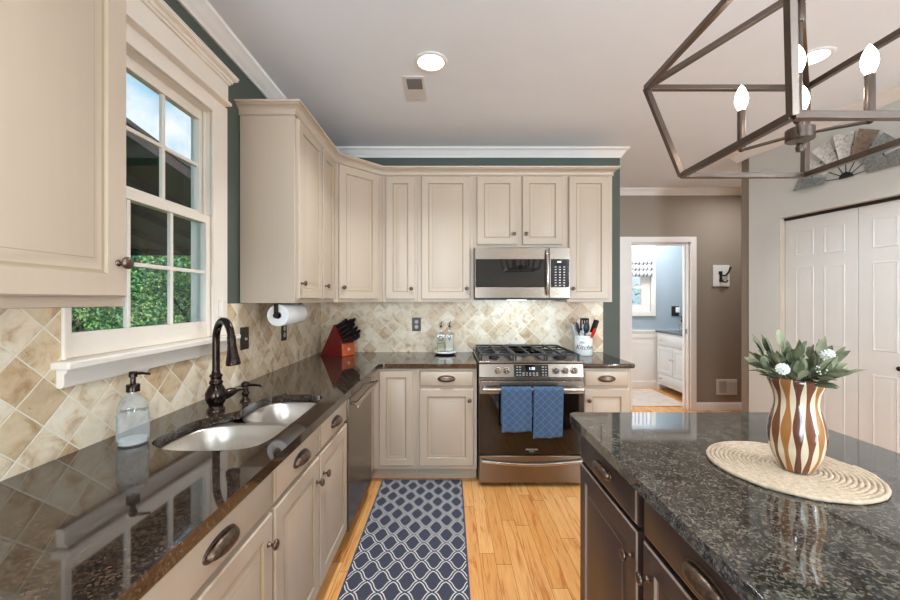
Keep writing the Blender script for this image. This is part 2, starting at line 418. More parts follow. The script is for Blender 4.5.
class MB:
    def __init__(self): self.bm = bmesh.new(); self.mi = 0

    def _f(self, vs, mi=None):
        try:
            f = self.bm.faces.new(vs); f.material_index = self.mi if mi is None else mi; return f
        except ValueError: return None

    def box(self, x0, x1, y0, y1, z0, z1, mat=None):
        P = [(x0, y0, z0), (x1, y0, z0), (x1, y1, z0), (x0, y1, z0), (x0, y0, z1), (x1, y0, z1), (x1, y1, z1), (x0, y1, z1)]
        if mat is not None: P = [mat @ Vector(p) for p in P]
        v = [self.bm.verts.new(p) for p in P]
        for q in ((0, 3, 2, 1), (4, 5, 6, 7), (0, 1, 5, 4), (1, 2, 6, 5), (2, 3, 7, 6), (3, 0, 4, 7)): self._f([v[i] for i in q])
        return self

    def prism(self, pts, z0, z1, mat=None):
        """pts counter-clockwise in xy, extruded in z"""
        tr = (lambda p: mat @ Vector(p)) if mat is not None else (lambda p: p)
        a = [self.bm.verts.new(tr((x, y, z0))) for x, y in pts]; b = [self.bm.verts.new(tr((x, y, z1))) for x, y in pts]
        n = len(pts)
        self._f(a[::-1]); self._f(b)
        for i in range(n): self._f([a[i], a[(i + 1) % n], b[(i + 1) % n], b[i]])
        return self

    def loft(self, rings, cap0=True, cap1=True, closed=True, mis=None):
        vr = [[self.bm.verts.new(p) for p in r] for r in rings]
        n = len(vr[0])
        for k in range(len(vr) - 1):
            for i in range(n if closed else n - 1):
                j = (i + 1) % n
                self._f([vr[k][i], vr[k][j], vr[k + 1][j], vr[k + 1][i]], None if mis is None else mis[k])
        if cap0: self._f(vr[0][::-1])
        if cap1: self._f(vr[-1])
        return self

    def lathe(self, prof, c=(0, 0, 0), seg=24, axis='z', mat=None, cap=True):
        rings = []
        for r, h in prof:
            ring = []
            for i in range(seg):
                a = 2 * math.pi * i / seg; x, y = r * math.cos(a), r * math.sin(a)
                p = {'z': (x, y, h), 'y': (x, h, -y), 'x': (h, x, y)}[axis]
                p = Vector(p) + Vector(c)
                if mat is not None: p = mat @ p
                ring.append(p)
            rings.append(ring)
        return self.loft(rings, cap, cap)

    def cyl(self, p0, p1, r0, r1=None, seg=16):
        return self.tube([p0, p1], [r0, r0 if r1 is None else r1], seg)

    def tube(self, path, r, seg=10, up=None, sq=False, cap=True):
        path = [Vector(p) for p in path]; n = len(path)
        rs = r if isinstance(r, (list, tuple)) else [r] * n
        rings = []; prev = None
        for i, p in enumerate(path):
            t = (path[min(i + 1, n - 1)] - path[max(i - 1, 0)]).normalized()
            if prev is None:
                u = Vector(up) if up else (Vector((0, 0, 1)) if abs(t.z) < 0.9 else Vector((0, 1, 0)))
                a = t.cross(u).normalized()
            else:
                a = (prev - t * prev.dot(t)).normalized()
            prev = a; b = t.cross(a)
            if sq:
                s = rs[i]; rings.append([p + a * x * s + b * y * s for x, y in ((-1, -1), (1, -1), (1, 1), (-1, 1))])
            else:
                rings.append([p + a * math.cos(2 * math.pi * k / seg) * rs[i] + b * math.sin(2 * math.pi * k / seg) * rs[i] for k in range(seg)])
        return self.loft(rings, cap, cap)

    def sphere(self, c, r, sx=1, sy=1, sz=1, seg=16, rings=10):
        prof = [(max(1e-4, r * math.sin(math.pi * i / rings)), -r * math.cos(math.pi * i / rings)) for i in range(rings + 1)]
        m = Matrix.Translation(c) @ Matrix.Diagonal((sx, sy, sz, 1))
        return self.lathe(prof, (0, 0, 0), seg, 'z', m)

    def grid(self, fn, nu, nv, mi=None):
        v = [[self.bm.verts.new(fn(i / nu, j / nv)) for j in range(nv + 1)] for i in range(nu + 1)]
        for i in range(nu):
            for j in range(nv): self._f([v[i][j], v[i + 1][j], v[i + 1][j + 1], v[i][j + 1]], mi)
        return self

    def sweep(self, prof, path, z):
        """prof: (out, up) points; path: xy points; out is to the right of the path"""
        P = [Vector(p) for p in path]; n = len(P); offs = []
        for i in range(n):
            def nr(a, b):
                d = (b - a).normalized(); return Vector((d.y, -d.x))
            if i == 0: m = nr(P[0], P[1])
            elif i == n - 1: m = nr(P[-2], P[-1])
            else:
                a = nr(P[i - 1], P[i]); b = nr(P[i], P[i + 1]); m = (a + b); m = m / m.length; m = m / m.dot(a)
            offs.append(m)
        rings = [[(P[i].x + offs[i].x * o, P[i].y + offs[i].y * o, z + u) for o, u in prof] for i in range(n)]
        return self.loft(rings)

    def build(self, name, mats, parent=None, bevel=0.0, seg=2, smooth=True, ang=32, loc=None):
        bm = self.bm
        bmesh.ops.recalc_face_normals(bm, faces=bm.faces)
        me = bpy.data.meshes.new(name)
        if smooth:
            for f in bm.faces: f.smooth = True
            ca = R(ang)
            for e in bm.edges:
                if len(e.link_faces) == 2 and e.calc_face_angle(0) > ca: e.smooth = False
        bm.to_mesh(me); bm.free()
        for m in (mats if isinstance(mats, (list, tuple)) else [mats]): me.materials.append(M[m] if isinstance(m, str) else m)
        o = bpy.data.objects.new(name, me); COL.objects.link(o)
        if parent is not None: o.parent = parent
        if loc is not None: o.location = loc
        if bevel:
            b = o.modifiers.new('bevel', 'BEVEL'); b.width = bevel; b.segments = seg; b.limit_method = 'ANGLE'; b.angle_limit = R(40)
        return o


def thing(name, label, cat, loc=(0, 0, 0), rz=0.0, group=None):
    o = bpy.data.objects.new(name, None); o.empty_display_size = 0.05; COL.objects.link(o)
    o.location = loc; o.rotation_euler = (0, 0, rz)
    return tag(o, label, cat, group)


def tag(o, label, cat, group=None):
    o['label'] = label; o['category'] = cat
    if group: o['group'] = group
    return o


def struct(o): o['kind'] = 'structure'; return o


def sempty(name, loc=(0, 0, 0), rz=0):
    o = bpy.data.objects.new(name, None); COL.objects.link(o); o.location = loc; o.rotation_euler = (0, 0, rz)
    return struct(o)


def copy_tree(o, parent=None):
    c = o.copy(); COL.objects.link(c); c.parent = parent
    for ch in [x for x in bpy.data.objects if x.parent == o]: copy_tree(ch, c)
    return c


def text_mesh(name, body, size, mat, parent, mtx, depth=0.0006, font_shear=0.0):
    cu = bpy.data.curves.new(name, 'FONT'); cu.body = body; cu.size = size; cu.align_x = 'CENTER'; cu.align_y = 'CENTER'
    cu.extrude = depth; cu.shear = font_shear
    t = bpy.data.objects.new('temp_text', cu); COL.objects.link(t)
    me = bpy.data.meshes.new_from_object(t.evaluated_get(bpy.context.evaluated_depsgraph_get()))
    bpy.data.objects.remove(t); me.materials.clear(); me.materials.append(M[mat])
    o = bpy.data.objects.new(name, me); COL.objects.link(o); o.parent = parent; o.matrix_local = mtx
    return o


FACE_FRONT = Matrix.Rotation(R(90), 4, 'X')      # text that faces -Y

# ------------------------------------------------------------------ the room shell
XL, YB, ZC = -1.163, 3.414, 2.70
struct(MB().box(-1.27, 4.6, -2.75, 4.70, -0.06, 0.0).build('floor', 'floor'))
struct(MB().box(-1.27, 4.6, -2.75, 6.0, ZC, ZC + 0.1).build('ceiling', 'ceiling'))
# left wall with the window opening
WY0, WY1, WZ0, WZ1 = 1.132, 1.862, 1.135, 2.28
b = MB()
b.box(-1.27, XL, -2.75, WY0, 0, ZC).box(-1.27, XL, WY1, 3.53, 0, ZC).box(-1.27, XL, WY0, WY1, 0, WZ0).box(-1.27, XL, WY0, WY1, WZ1, ZC)
struct(b.build('wall_left', 'wall_green'))
struct(MB().box(XL, 1.527, YB, 3.53, 0, ZC).build('wall_back', 'wall_green'))
# hall behind the kitchen wall: far wall with the doorway
b = MB()
DX0, DX1, DZ = 2.208, 2.93, 2.045
b.box(0.2, DX0, 4.645, 4.75, 0, ZC).box(DX1, 4.6, 4.645, 4.75, 0, ZC).box(DX0, DX1, 4.645, 4.75, DZ, ZC)
struct(b.build('wall_far', 'wall_taupe'))
struct(MB().box(3.56, 3.67, 3.545, 4.645, 0, ZC).build('wall_hall_right', 'wall_taupe'))
struct(MB().box(0.1, 0.2, 3.53, 4.75, 0, ZC).build('wall_hall_left', 'wall_taupe'))
# slanted closet wall on the right
RW = sempty('wall_right', (2.69, 3.42, 0), math.atan2(-0.9825, 0.1863))
b = MB()
CO0, CO1, CZ = 0.265, 2.235, 2.025
b.box(0, CO0, 0, 0.11, 0, ZC).box(CO0, CO1, 0, 0.11, CZ, ZC).box(CO1, 6.2, 0, 0.11, 0, ZC)
b.build('wall_panel', 'wall_grey', RW)
b = MB().box(0, 2.4, 0.75, 0.8, 0, ZC)
b.build('closet_back', 'wall_grey', RW)
struct(MB().box(2.72, 3.56, 3.435, 3.545, 0, ZC).build('wall_return', 'wall_taupe'))
# rear wall with two wide windows and a passage, behind the camera
b = MB()
b.box(-1.27, -1.05, -2.75, -2.6, 0, ZC).box(-1.05, 0.22, -2.75, -2.6, 2.35, ZC).box(-1.05, 0.22, -2.75, -2.6, 0, 0.35)
b.box(0.22, 2.70, -2.75, -2.6, 0, ZC).box(2.70, 3.70, -2.75, -2.6, 2.35, ZC).box(2.70, 3.70, -2.75, -2.6, 0, 0.35).box(3.70, 4.6, -2.75, -2.6, 0, ZC)
struct(b.build('wall_front', 'wall_grey'))
for i, (x, wx) in enumerate(((-1.05, 1.27), (2.70, 1.0))):
    o = sempty('window_%d' % (3 + i), (x, -2.68, 0.35))
    b = MB().box(0.06, wx - 0.06, -0.03, 0.03, 0, 0.06).box(0.06, wx - 0.06, -0.03, 0.03, 1.94, 2.0).box(0, 0.06, -0.03, 0.03, 0, 2.0).box(wx - 0.06, wx, -0.03, 0.03, 0, 2.0).box(wx / 2 - 0.03, wx / 2 + 0.03, -0.03, 0.03, 0.06, 1.94)
    b.build('window_frame', 'white', o)
# far room beyond the doorway
struct(MB().box(0.9, 4.6, 4.70, 6.0, -0.06, 0.0).build('floor_far_room', 'floor'))
b = MB()
FX0, FX1, FZ0, FZ1 = 2.25, 3.07, 1.17, 2.25
YF = 5.81
b.box(0.9, FX0, YF, 5.95, 0, ZC).box(FX1, 4.6, YF, 5.95, 0, ZC).box(FX0, FX1, YF, 5.95, 0, FZ0).box(FX0, FX1, YF, 5.95, FZ1, ZC)
struct(b.build('wall_far_room', 'wall_blue'))
struct(MB().box(3.75, 3.85, 4.75, YF, 0, ZC).build('wall_far_room_right', 'wall_blue'))
struct(MB().box(0.9, 1.0, 4.75, YF, 0, ZC).build('wall_far_room_left', 'wall_blue'))
b = MB().box(1.0, 3.75, YF - 0.015, YF - 0.001, 0.0, 0.86).box(1.0, 3.75, YF - 0.03, YF - 0.001, 0.86, 0.885).box(1.0, 3.75, YF - 0.024, YF - 0.001, 0, 0.11)
b.box(1.0, 3.75, YF - 0.022, YF - 0.001, 0.77, 0.86)
for k in range(6): b.box(1.0 + k * 0.55, 1.08 + k * 0.55, YF - 0.022, YF - 0.001, 0.11, 0.77)
struct(b.build('trim_4', 'white', bevel=0.003))

# crown mouldings and baseboards
CR = [(0, -0.078), (0.010, -0.078), (0.012, -0.066), (0.022, -0.058), (0.036, -0.036), (0.052, -0.018), (0.060, -0.014), (0.062, -0.004), (0.068, 0), (0, 0)]
b = MB().sweep(CR, [(XL, -2.6), (XL, YB), (1.527, YB), (1.527, 3.53), (0.2, 3.53)], ZC)
struct(b.build('trim_1', 'white', ang=50))
b = MB().sweep(CR, [(0.2, 4.645), (3.56, 4.645), (3.56, 3.545), (2.69, 3.545), (2.69, 3.42), (3.822, -2.55)], ZC)
struct(b.build('trim_2', 'white', ang=50))
BP = [(0, 0), (0.014, 0), (0.014, 0.075), (0.009, 0.088), (0.004, 0.095), (0, 0.095)]
def shift(pts): return pts
b = MB().sweep(BP, [(DX1 + 0.075, 4.645), (3.56, 4.645), (3.56, 3.56)], 0).sweep(BP, [(0.2, 4.645), (DX0 - 0.155, 4.645)], 0)
struct(b.build('baseboard_far', 'white', ang=50))
b = MB().sweep([(o, u) for o, u in BP], [(2.69, 3.42), (2.69 + 0.1863 * (CO0 - 0.0), 3.42 - 0.9825 * CO0)], 0)
struct(b.build('baseboard_right', 'white', ang=50))
# doorway casing
b = MB()
b.box(DX0 - 0.15, DX0, 4.620, 4.644, 0, DZ + 0.07).box(DX1, DX1 + 0.07, 4.620, 4.644, 0, DZ + 0.07).box(DX0, DX1, 4.620, 4.644, DZ, DZ + 0.07)
b.box(DX0, DX0 + 0.02, 4.645, 4.76, 0, DZ).box(DX1 - 0.02, DX1, 4.645, 4.76, 0, DZ).box(DX0, DX1, 4.645, 4.76, DZ - 0.02, DZ)
b.box(DX1 - 0.035, DX1 - 0.02, 4.69, 4.72, 0, DZ - 0.02)
o = struct(b.build('trim_3', 'white', bevel=0.004))
MB().box(DX1 - 0.024, DX1 - 0.0195, 4.66, 4.69, 0.93, 0.99).build('strike_plate', 'steel_bright', o)

# ------------------------------------------------------------------ kitchen window
W1 = sempty('window_1')
b = MB()
b.box(-1.163, -1.148, 1.130, 1.141, 1.165, 2.332).box(-1.163, -1.148, 1.848, 1.962, 1.165, 2.332).box(-1.163, -1.148, 1.141, 1.848, 2.262, 2.332)
b
b.build('casing', 'warm_white', W1, bevel=0.003)
b = MB()   # jamb liners through the wall
b.box(-1.268, -1.163, WY0, WY0 + 0.002, 1.165, WZ1).box(-1.268, -1.163, WY1 - 0.002, WY1, 1.165, WZ1).box(-1.268, -1.163, WY0, WY1, 2.262, WZ1)
b.box(-1.201, -1.197, WY1 - 0.014, WY1 - 0.002, 1.165, 2.262)
b.build('jamb_liner', 'warm_white', W1)
b = MB().box(-1.163, -1.126, 1.085, 1.932, 2.348, 2.436).box(-1.163, -1.114, 1.078, 1.944, 2.332, 2.348)
b.build('header', 'warm_white', W1, bevel=0.003)
HC = [(0, 0), (0.006, 0), (0.01, 0.012), (0.024, 0.028), (0.034, 0.032), (0.036, 0.045), (0.042, 0.05), (0, 0.05)]
b = MB().sweep(HC, [(-1.163, 1.085), (-1.126, 1.085), (-1.126, 1.930), (-1.163, 1.930)][::1], 2.436)
b = MB()
for k in range(len(HC) - 2):
    (o0, u0), (o1, u1) = HC[k], HC[k + 1]
    if u1 > u0: b.box(-1.163, -1.126 + (o0 + o1) / 2 * 0.9, 1.085, 1.930 + (o0 + o1) / 2, 2.436 + u0, 2.436 + u1)
b.build('header_cornice', 'warm_white', W1, ang=50)
b = MB().prism([(-1.268, WY0 + 0.002), (-1.163, WY0 + 0.002), (-1.163, 1.100), (-1.103, 1.100), (-1.103, 2.008), (-1.163, 2.008), (-1.163, WY1 - 0.002), (-1.268, WY1 - 0.002)], 1.140, 1.165)
b.build('window_sill', 'warm_white', W1, bevel=0.006)
b = MB().sweep([(0, 0), (0.012, 0), (0.018, 0.010), (0.018, 0.040), (0.026, 0.048), (0.026, 0.054), (0, 0.054)], [(-1.151, 1.116), (-1.151, 1.965)], 1.085)
b.box(-1.163, -1.1512, 1.116, 1.965, 1.085, 1.139)
b.build('apron', 'warm_white', W1, ang=50)


def sash(name, x0, x1, gy0, gy1, gz0, gz1, y0, y1, z0, z1, par, xg, cols=3, rows=2, mat='warm_white', mw=0.016):
    b = MB()
    b.box(x0, x1, y0, gy0, z0, z1).box(x0, x1, gy1, y1, z0, z1).box(x0, x1, gy0, gy1, z0, gz0).box(x0, x1, gy0, gy1, gz1, z1)
    for i in range(1, cols):
        y = gy0 + (gy1 - gy0) * i / cols; b.box(xg - 0.007, xg + 0.009, y - mw / 2, y + mw / 2, gz0, gz1)
    for j in range(1, rows):
        z = gz0 + (gz1 - gz0) * j / rows; b.box(xg - 0.006, xg + 0.008, gy0, gy1, z - mw / 2, z + mw / 2)
    s = b.build(name, mat, par, bevel=0.002)
    MB().box(xg - 0.002, xg + 0.001, gy0 - 0.004, gy1 + 0.004, gz0 - 0.004, gz1 + 0.004).build('glass', 'glass', s)
    return s


sash('lower_sash', -1.196, -1.166, 1.172, 1.818, 1.243, 1.712, 1.135, 1.858, 1.166, 1.752, W1, -1.181)
sash('upper_sash', -1.238, -1.206, 1.172, 1.832, 1.772, 2.215, 1.135, 1.860, 1.722, 2.261, W1, -1.222)
MB().box(-1.148, -1.128, 1.885, 1.915, 1.262, 1.345).build('contact_sensor', 'warm_white', W1, bevel=0.003)

# ------------------------------------------------------------------ backsplash tile (structure of the walls)
b = MB().box(XL, -1.156, -0.6, 1.115, 0.878, 1.50).box(XL, -1.156, 1.115, 1.966, 0.878, 1.084).box(XL, -1.156, 1.966, 3.406, 0.878, 1.326)
b.box(XL, -1.156, 1.115, 1.1295, 1.084, 1.50)
struct(b.build('backsplash_left', 'tile_left'))
b = MB().box(XL, 1.372, 3.406, YB, 0.878, 1.35)
struct(b.build('backsplash_back', 'tile_back'))

# ------------------------------------------------------------------ cabinet pieces


def door_mesh(x0, x1, z0, z1, y, th=0.019, rail=0.056, raised=True, mats=('cream', 'glaze'), b=None):
    """a raised panel door whose front is at -y (local), back at y+th"""
    b = b or MB()
    def ring(i, yy): return [(x0 + i, yy, z0 + i), (x1 - i, yy, z0 + i), (x1 - i, yy, z1 - i), (x0 + i, yy, z1 - i)]
    if raised:
        spec = [(0, y + th), (0, y + 0.004), (0.004, y), (rail, y), (rail + 0.004, y + 0.006), (rail + 0.010, y + 0.007), (rail + 0.034, y + 0.0015), (rail + 0.036, y + 0.001)]
        mis = [0, 1 if mats[0] == 'dark_cab' else 0, 0, 1, 1, 0, 1]
    else:
        spec = [(0, y + th), (0, y + 0.006), (0.003, y + 0.003), (0.009, y)]; mis = [0, 0, 1]
    b.loft([ring(i, yy) for i, yy in spec], mis=mis)
    return b


def knob(parent, x, z, y=0.0, mat='antique', r=0.0155):
    prof = [(0.0075, 0), (0.0085, -0.002), (0.005, -0.005), (0.0045, -0.013), (0.008, -0.017), (r * 0.95, -0.021), (r, -0.025), (r * 0.9, -0.029), (r * 0.55, -0.0315), (0.001, -0.032)]
    return MB().lathe(prof, (x, y, z), 18, 'y').build('knob', mat, parent, ang=50)


def cup_pull(parent, x, z, y=0.0, mat='antique', wd=0.062, ht=0.022):
    b = MB()
    # oval back plate
    N = 28
    ring = lambda k, yy: [(x + math.cos(2 * math.pi * i / N) * (wd + k), yy, z + math.sin(2 * math.pi * i / N) * (ht + k)) for i in range(N)]
    b.loft([ring(0.004, y), ring(0.004, y - 0.002), ring(0.0, y - 0.0045)])
    # hollow cup, open below
    def cup(u, v):
        a = math.pi * u; t = math.pi / 2 * v
        px = -math.cos(a) * wd * 0.93
        rr = math.sin(a) ** 0.6
        return (x + px, y - 0.004 - math.sin(t * 1.15) * 0.024 * rr, z + (math.cos(t * 1.35) * ht * 0.95) * rr)
    b.grid(cup, 20, 8)
    o = b.build('handle', mat, parent, ang=60)
    s = o.modifiers.new('solid', 'SOLIDIFY'); s.thickness = 0.002
    return o


def upper_cabinet(name, label, loc, rz, w, h, d, doors, group='cream wall cabinets', zb=0.025, right_panel=False):
    """doors: (x0, x1, knob side)"""
    t = thing(name, label, 'cabinet', loc, rz, group)
    b = MB().box(0.0005, w - 0.0005, 0, d, 0, h)
    b.build('body', 'cream', t, bevel=0.0015)
    for x0, x1, ks in doors:
        dm = door_mesh(x0, x1, zb, h - 0.022, -0.020).build('door', ['cream', 'glaze'], t)
        kx = x0 + 0.028 if ks == 'l' else x1 - 0.028
        knob(dm, kx, zb + 0.085, -0.020)
    return t


ZU, HU, DU = 1.328, 1.045, 0.305
XF = -0.855
upper_cabinet('wall_cabinet', 'cream raised panel wall cabinet in the left foreground, before the window', (XF, 0.10, ZU), R(90), 0.90, HU, DU - 0.003, [(0.012, 0.443, 'l'), (0.452, 0.884, 'r')])
upper_cabinet('wall_cabinet', 'cream wall cabinet right after the window, its broad end panel above the paper towel', (XF, 2.091, ZU), R(90), 0.409, HU, DU - 0.003, [(0.016, 0.398, 'l')])
upper_cabinet('wall_cabinet', 'narrow cream wall cabinet on the left wall squeezed against the angled corner cabinet', (XF, 2.50, ZU), R(90), 0.304, HU, DU - 0.003, [(0.014, 0.268, 'l')])
# angled corner cabinet
A = Vector((XF, 2.8045)); B = Vector((-0.5535, 3.109)); ang = math.atan2(B.y - A.y, B.x - A.x); wd = (B - A).length
t = thing('corner_wall_cabinet', 'cream angled wall cabinet set diagonally across the back left corner', 'cabinet', (A.x, A.y, ZU), ang, 'cream wall cabinets')
inv = (Matrix.Translation((A.x, A.y, 0)) @ Matrix.Rotation(ang, 4, 'Z')).inverted()
pts = [inv @ Vector((x, y, 0)) for x, y in [(A.x, A.y), (B.x, B.y), (B.x, YB - 0.003), (XL + 0.003, YB - 0.003), (XL + 0.003, A.y)]]
MB().prism([(p.x, p.y) for p in pts], 0, HU).build('body', 'cream', t, bevel=0.0015)
dm = door_mesh(0.032, wd - 0.050, 0.025, HU - 0.022, -0.020).build('door', ['cream', 'glaze'], t)
knob(dm, 0.06, 0.11, -0.020)
YU = 3.109
upper_cabinet('wall_cabinet', 'narrow cream wall cabinet just right of the angled corner one, above the outlet', (-0.553, YU, ZU), 0, 0.287, HU, DU - 0.003, [(0.03, 0.268, 'r')])
upper_cabinet('wall_cabinet', 'wide single door cream wall cabinet directly left of the microwave', (-0.266, YU, ZU), 0, 0.460, HU, DU - 0.003, [(0.034, 0.430, 'r')])
upper_cabinet('wall_cabinet', 'short two door cream wall cabinet above the microwave', (0.194, YU, 1.767), 0, 0.761, HU - 0.439, DU - 0.003, [(0.026, 0.352, 'r'), (0.396, 0.722, 'l')], zb=0.028)
upper_cabinet('wall_cabinet', 'cream wall cabinet right of the microwave at the end of the run', (0.955, YU, ZU), 0, 0.372, HU, DU - 0.003, [(0.014, 0.335, 'l')])

# cabinet crown and light rail
CC = [(0, 0), (0.010, 0), (0.010, 0.007), (0.005, 0.010), (0.007, 0.022), (0.014, 0.034), (0.030, 0.045), (0.038, 0.046), (0.038, 0.052), (0.048, 0.053), (0.050, 0.064), (0, 0.064)]
ZT = ZU + HU
b = MB().sweep(CC, [(XL + 0.003, 2.091), (XF, 2.091), (XF, 2.8045), (-0.5535, 3.109), (1.327, 3.109), (1.327, YB - 0.003)], ZT - 0.012)
tag(b.build('cabinet_crown', 'cream', ang=50), 'cream crown moulding running along the tops of the far wall cabinets', 'moulding')
b = MB().sweep(CC, [(XF, 0.10), (XF, 1.0), (XL + 0.003, 1.0)], ZT - 0.012)
tag(b.build('cabinet_crown', 'cream', ang=50), 'cream crown moulding topping the wall cabinet in the left foreground', 'moulding')

ZK = 0.842   # top of the base cabinets


def base_cabinet(label, loc, rz, w, d, fronts, name='base_cabinet', mats=('cream', 'glaze'), group='cream base cabinets', toe=0.07):
    """fronts: ('drawer', x0, x1) or ('door', x0, x1, knob side or None)"""
    t = thing(name, label, 'cabinet', loc, rz, group)
    MB().box(0.0005, w - 0.0005, 0, d, 0.10, ZK).box(0.0005, w - 0.0005, toe, d, 0, 0.10).build('body', mats[0], t, bevel=0.0012)
    for f in fronts:
        if f[0] == 'drawer':
            dr = door_mesh(f[1], f[2], 0.710, 0.826, -0.019, raised=False, mats=mats).build('drawer', list(mats), t)
            if len(f) < 4: cup_pull(dr, (f[1] + f[2]) / 2, 0.768, -0.019)
        else:
            z1 = f[4] if len(f) > 4 else 0.694
            dm = door_mesh(f[1], f[2], 0.130, z1, -0.019, mats=mats).build('door', list(mats), t)
            if f[3]: knob(dm, f[1] + 0.030 if f[3] == 'l' else f[2] - 0.030, 0.612, -0.019)
    return t


XB = -0.564   # face frame of the left base run
base_cabinet('cream base cabinet nearest the camera on the left, mostly below the picture', (XB, 0.0, 0), R(90), 0.62, 0.595, [('drawer', 0.015, 0.60), ('door', 0.015, 0.304, 'r'), ('door', 0.311, 0.60, 'l')])
base_cabinet('cream base cabinet in the left foreground with one wide drawer and one door', (XB, 0.62, 0), R(90), 0.557, 0.595, [('drawer', 0.015, 0.548), ('door', 0.015, 0.548, 'r')])
# sink base (hollow top for the bowls)
t = thing('sink_base_cabinet', 'cream sink base cabinet with two drawer fronts over a pair of doors', 'cabinet', (XB, 1.177, 0), R(90), 'cream base cabinets')
MB().box(0.0005, 0.8465, 0, 0.02, 0.10, ZK).box(0.0005, 0.8465, 0.07, 0.595, 0, 0.10).box(0.0005, 0.8465, 0.02, 0.595, 0.10, 0.13).box(0.0005, 0.018, 0.02, 0.595, 0.13, ZK - 0.2).box(0.829, 0.8465, 0.02, 0.595, 0.13, ZK - 0.2).box(0.018, 0.829, 0.575, 0.595, 0.13, ZK).build('body', 'cream', t, bevel=0.0012)
for x0, x1, s in ((0.010, 0.410, 'r'), (0.423, 0.835, 'l')):
    dr = door_mesh(x0, x1, 0.710, 0.826, -0.019, raised=False).build('drawer', ['cream', 'glaze'], t)
    cup_pull(dr, (x0 + x1) / 2, 0.768, -0.019)
    dm = door_mesh(x0, x1, 0.130, 0.694, -0.019).build('door', ['cream', 'glaze'], t)
    knob(dm, x0 + 0.035 if s == 'l' else x1 - 0.035, 0.600, -0.019)
YK = 2.80
# blind corner base with the full height door
t = thing('corner_base_cabinet', 'cream corner base cabinet with one full height door, beside the dishwasher', 'cabinet', (-0.25, YK, 0), 0, 'cream base cabinets')
lp = [(-0.0005, 0), (-0.0005, 0.60), (-0.905, 0.60), (-0.905, -0.165), (-0.314, -0.165), (-0.314, 0)]
MB().prism(lp[::-1], 0.10, ZK).box(-0.905, -0.0005, 0.0705, 0.599, 0, 0.0995).box(-0.905, -0.384, -0.165, 0.07, 0, 0.0995).build('body', 'cream', t, bevel=0.0012)
door_mesh(-0.268, -0.022, 0.130, 0.826, -0.019, rail=0.048).build('door', ['cream', 'glaze'], t)
base_cabinet('cream base cabinet with drawer and door, immediately left of the range', (-0.25, YK, 0), 0, 0.448, 0.60, [('drawer', 0.026, 0.422), ('door', 0.026, 0.422, 'r')])
base_cabinet('cream base cabinet with drawer and door at the right side of the range', (0.972, YK, 0), 0, 0.360, 0.60, [('drawer', 0.012, 0.338), ('door', 0.012, 0.338, 'l')])

# ------------------------------------------------------------------ countertops


def slab(name, outer, z0, z1, mat, hole=None, bevel=0.012):
    bm = bmesh.new(); edges = []
    for loop in [outer] + ([hole] if hole else []):
        vs = [bm.verts.new((x, y, z0)) for x, y in loop]
        edges += [bm.edges.new((vs[i], vs[(i + 1) % len(vs)])) for i in range(len(vs))]
    bmesh.ops.triangle_fill(bm, edges=edges, use_beauty=True, use_dissolve=False)
    ex = bmesh.ops.extrude_face_region(bm, geom=list(bm.faces))
    bmesh.ops.translate(bm, vec=(0, 0, z1 - z0), verts=[e for e in ex['geom'] if isinstance(e, bmesh.types.BMVert)])
    bmesh.ops.recalc_face_normals(bm, faces=bm.faces)
    m = MB(); m.bm.free(); m.bm = bm
    o = m.build(name, mat, bevel=bevel, seg=4, smooth=True, ang=40)
    return o


def catmull(pts, n=8, closed=True):
    out = []; L = len(pts)
    for i in range(L if closed else L - 1):
        g = lambda k: Vector(pts[k % L]) if closed else Vector(pts[max(0, min(L - 1, k))])
        p0, p1, p2, p3 = g(i - 1), g(i), g(i + 1), g(i + 2)
        for k in range(n):
            t = k / n
            out.append(tuple(0.5 * ((2 * p1) + (-p0 + p2) * t + (2 * p0 - 5 * p1 + 4 * p2 - p3) * t * t + (-p0 + 3 * p1 - 3 * p2 + p3) * t ** 3)))
    return out


ZTOP = 0.878
sink_hole = catmull([(-0.995, 1.36), (-0.985, 1.46), (-0.945, 1.535), (-0.893, 1.60), (-0.890, 1.70), (-0.880, 1.80), (-0.84, 1.862), (-0.76, 1.878), (-0.66, 1.872),
                     (-0.615, 1.83), (-0.605, 1.72), (-0.600, 1.56), (-0.600, 1.40), (-0.605, 1.26), (-0.645, 1.195), (-0.74, 1.178), (-0.87, 1.182), (-0.955, 1.222), (-0.99, 1.28)], 4)
YFc = 2.775
outer = [(-1.154, -0.30), (-0.520, -0.30), (-0.520, YFc - 0.035), (-0.517, YFc - 0.015), (-0.505, YFc - 0.003), (-0.485, YFc), (0.199, YFc), (0.199, 3.404), (-1.154, 3.404)]
o = slab('countertop', outer, ZK + 0.001, ZTOP, 'granite', sink_hole)
tag(o, 'dark polished granite countertop wrapping the left wall and back corner, cut out for the sink', 'countertop')
o = slab('countertop', [(0.973, YFc), (1.345, YFc), (1.362, YFc + 0.017), (1.362, 3.404), (0.973, 3.404)], ZK + 0.001, ZTOP, 'granite')
tag(o, 'short dark granite countertop right of the range, holding the utensil crock', 'countertop')

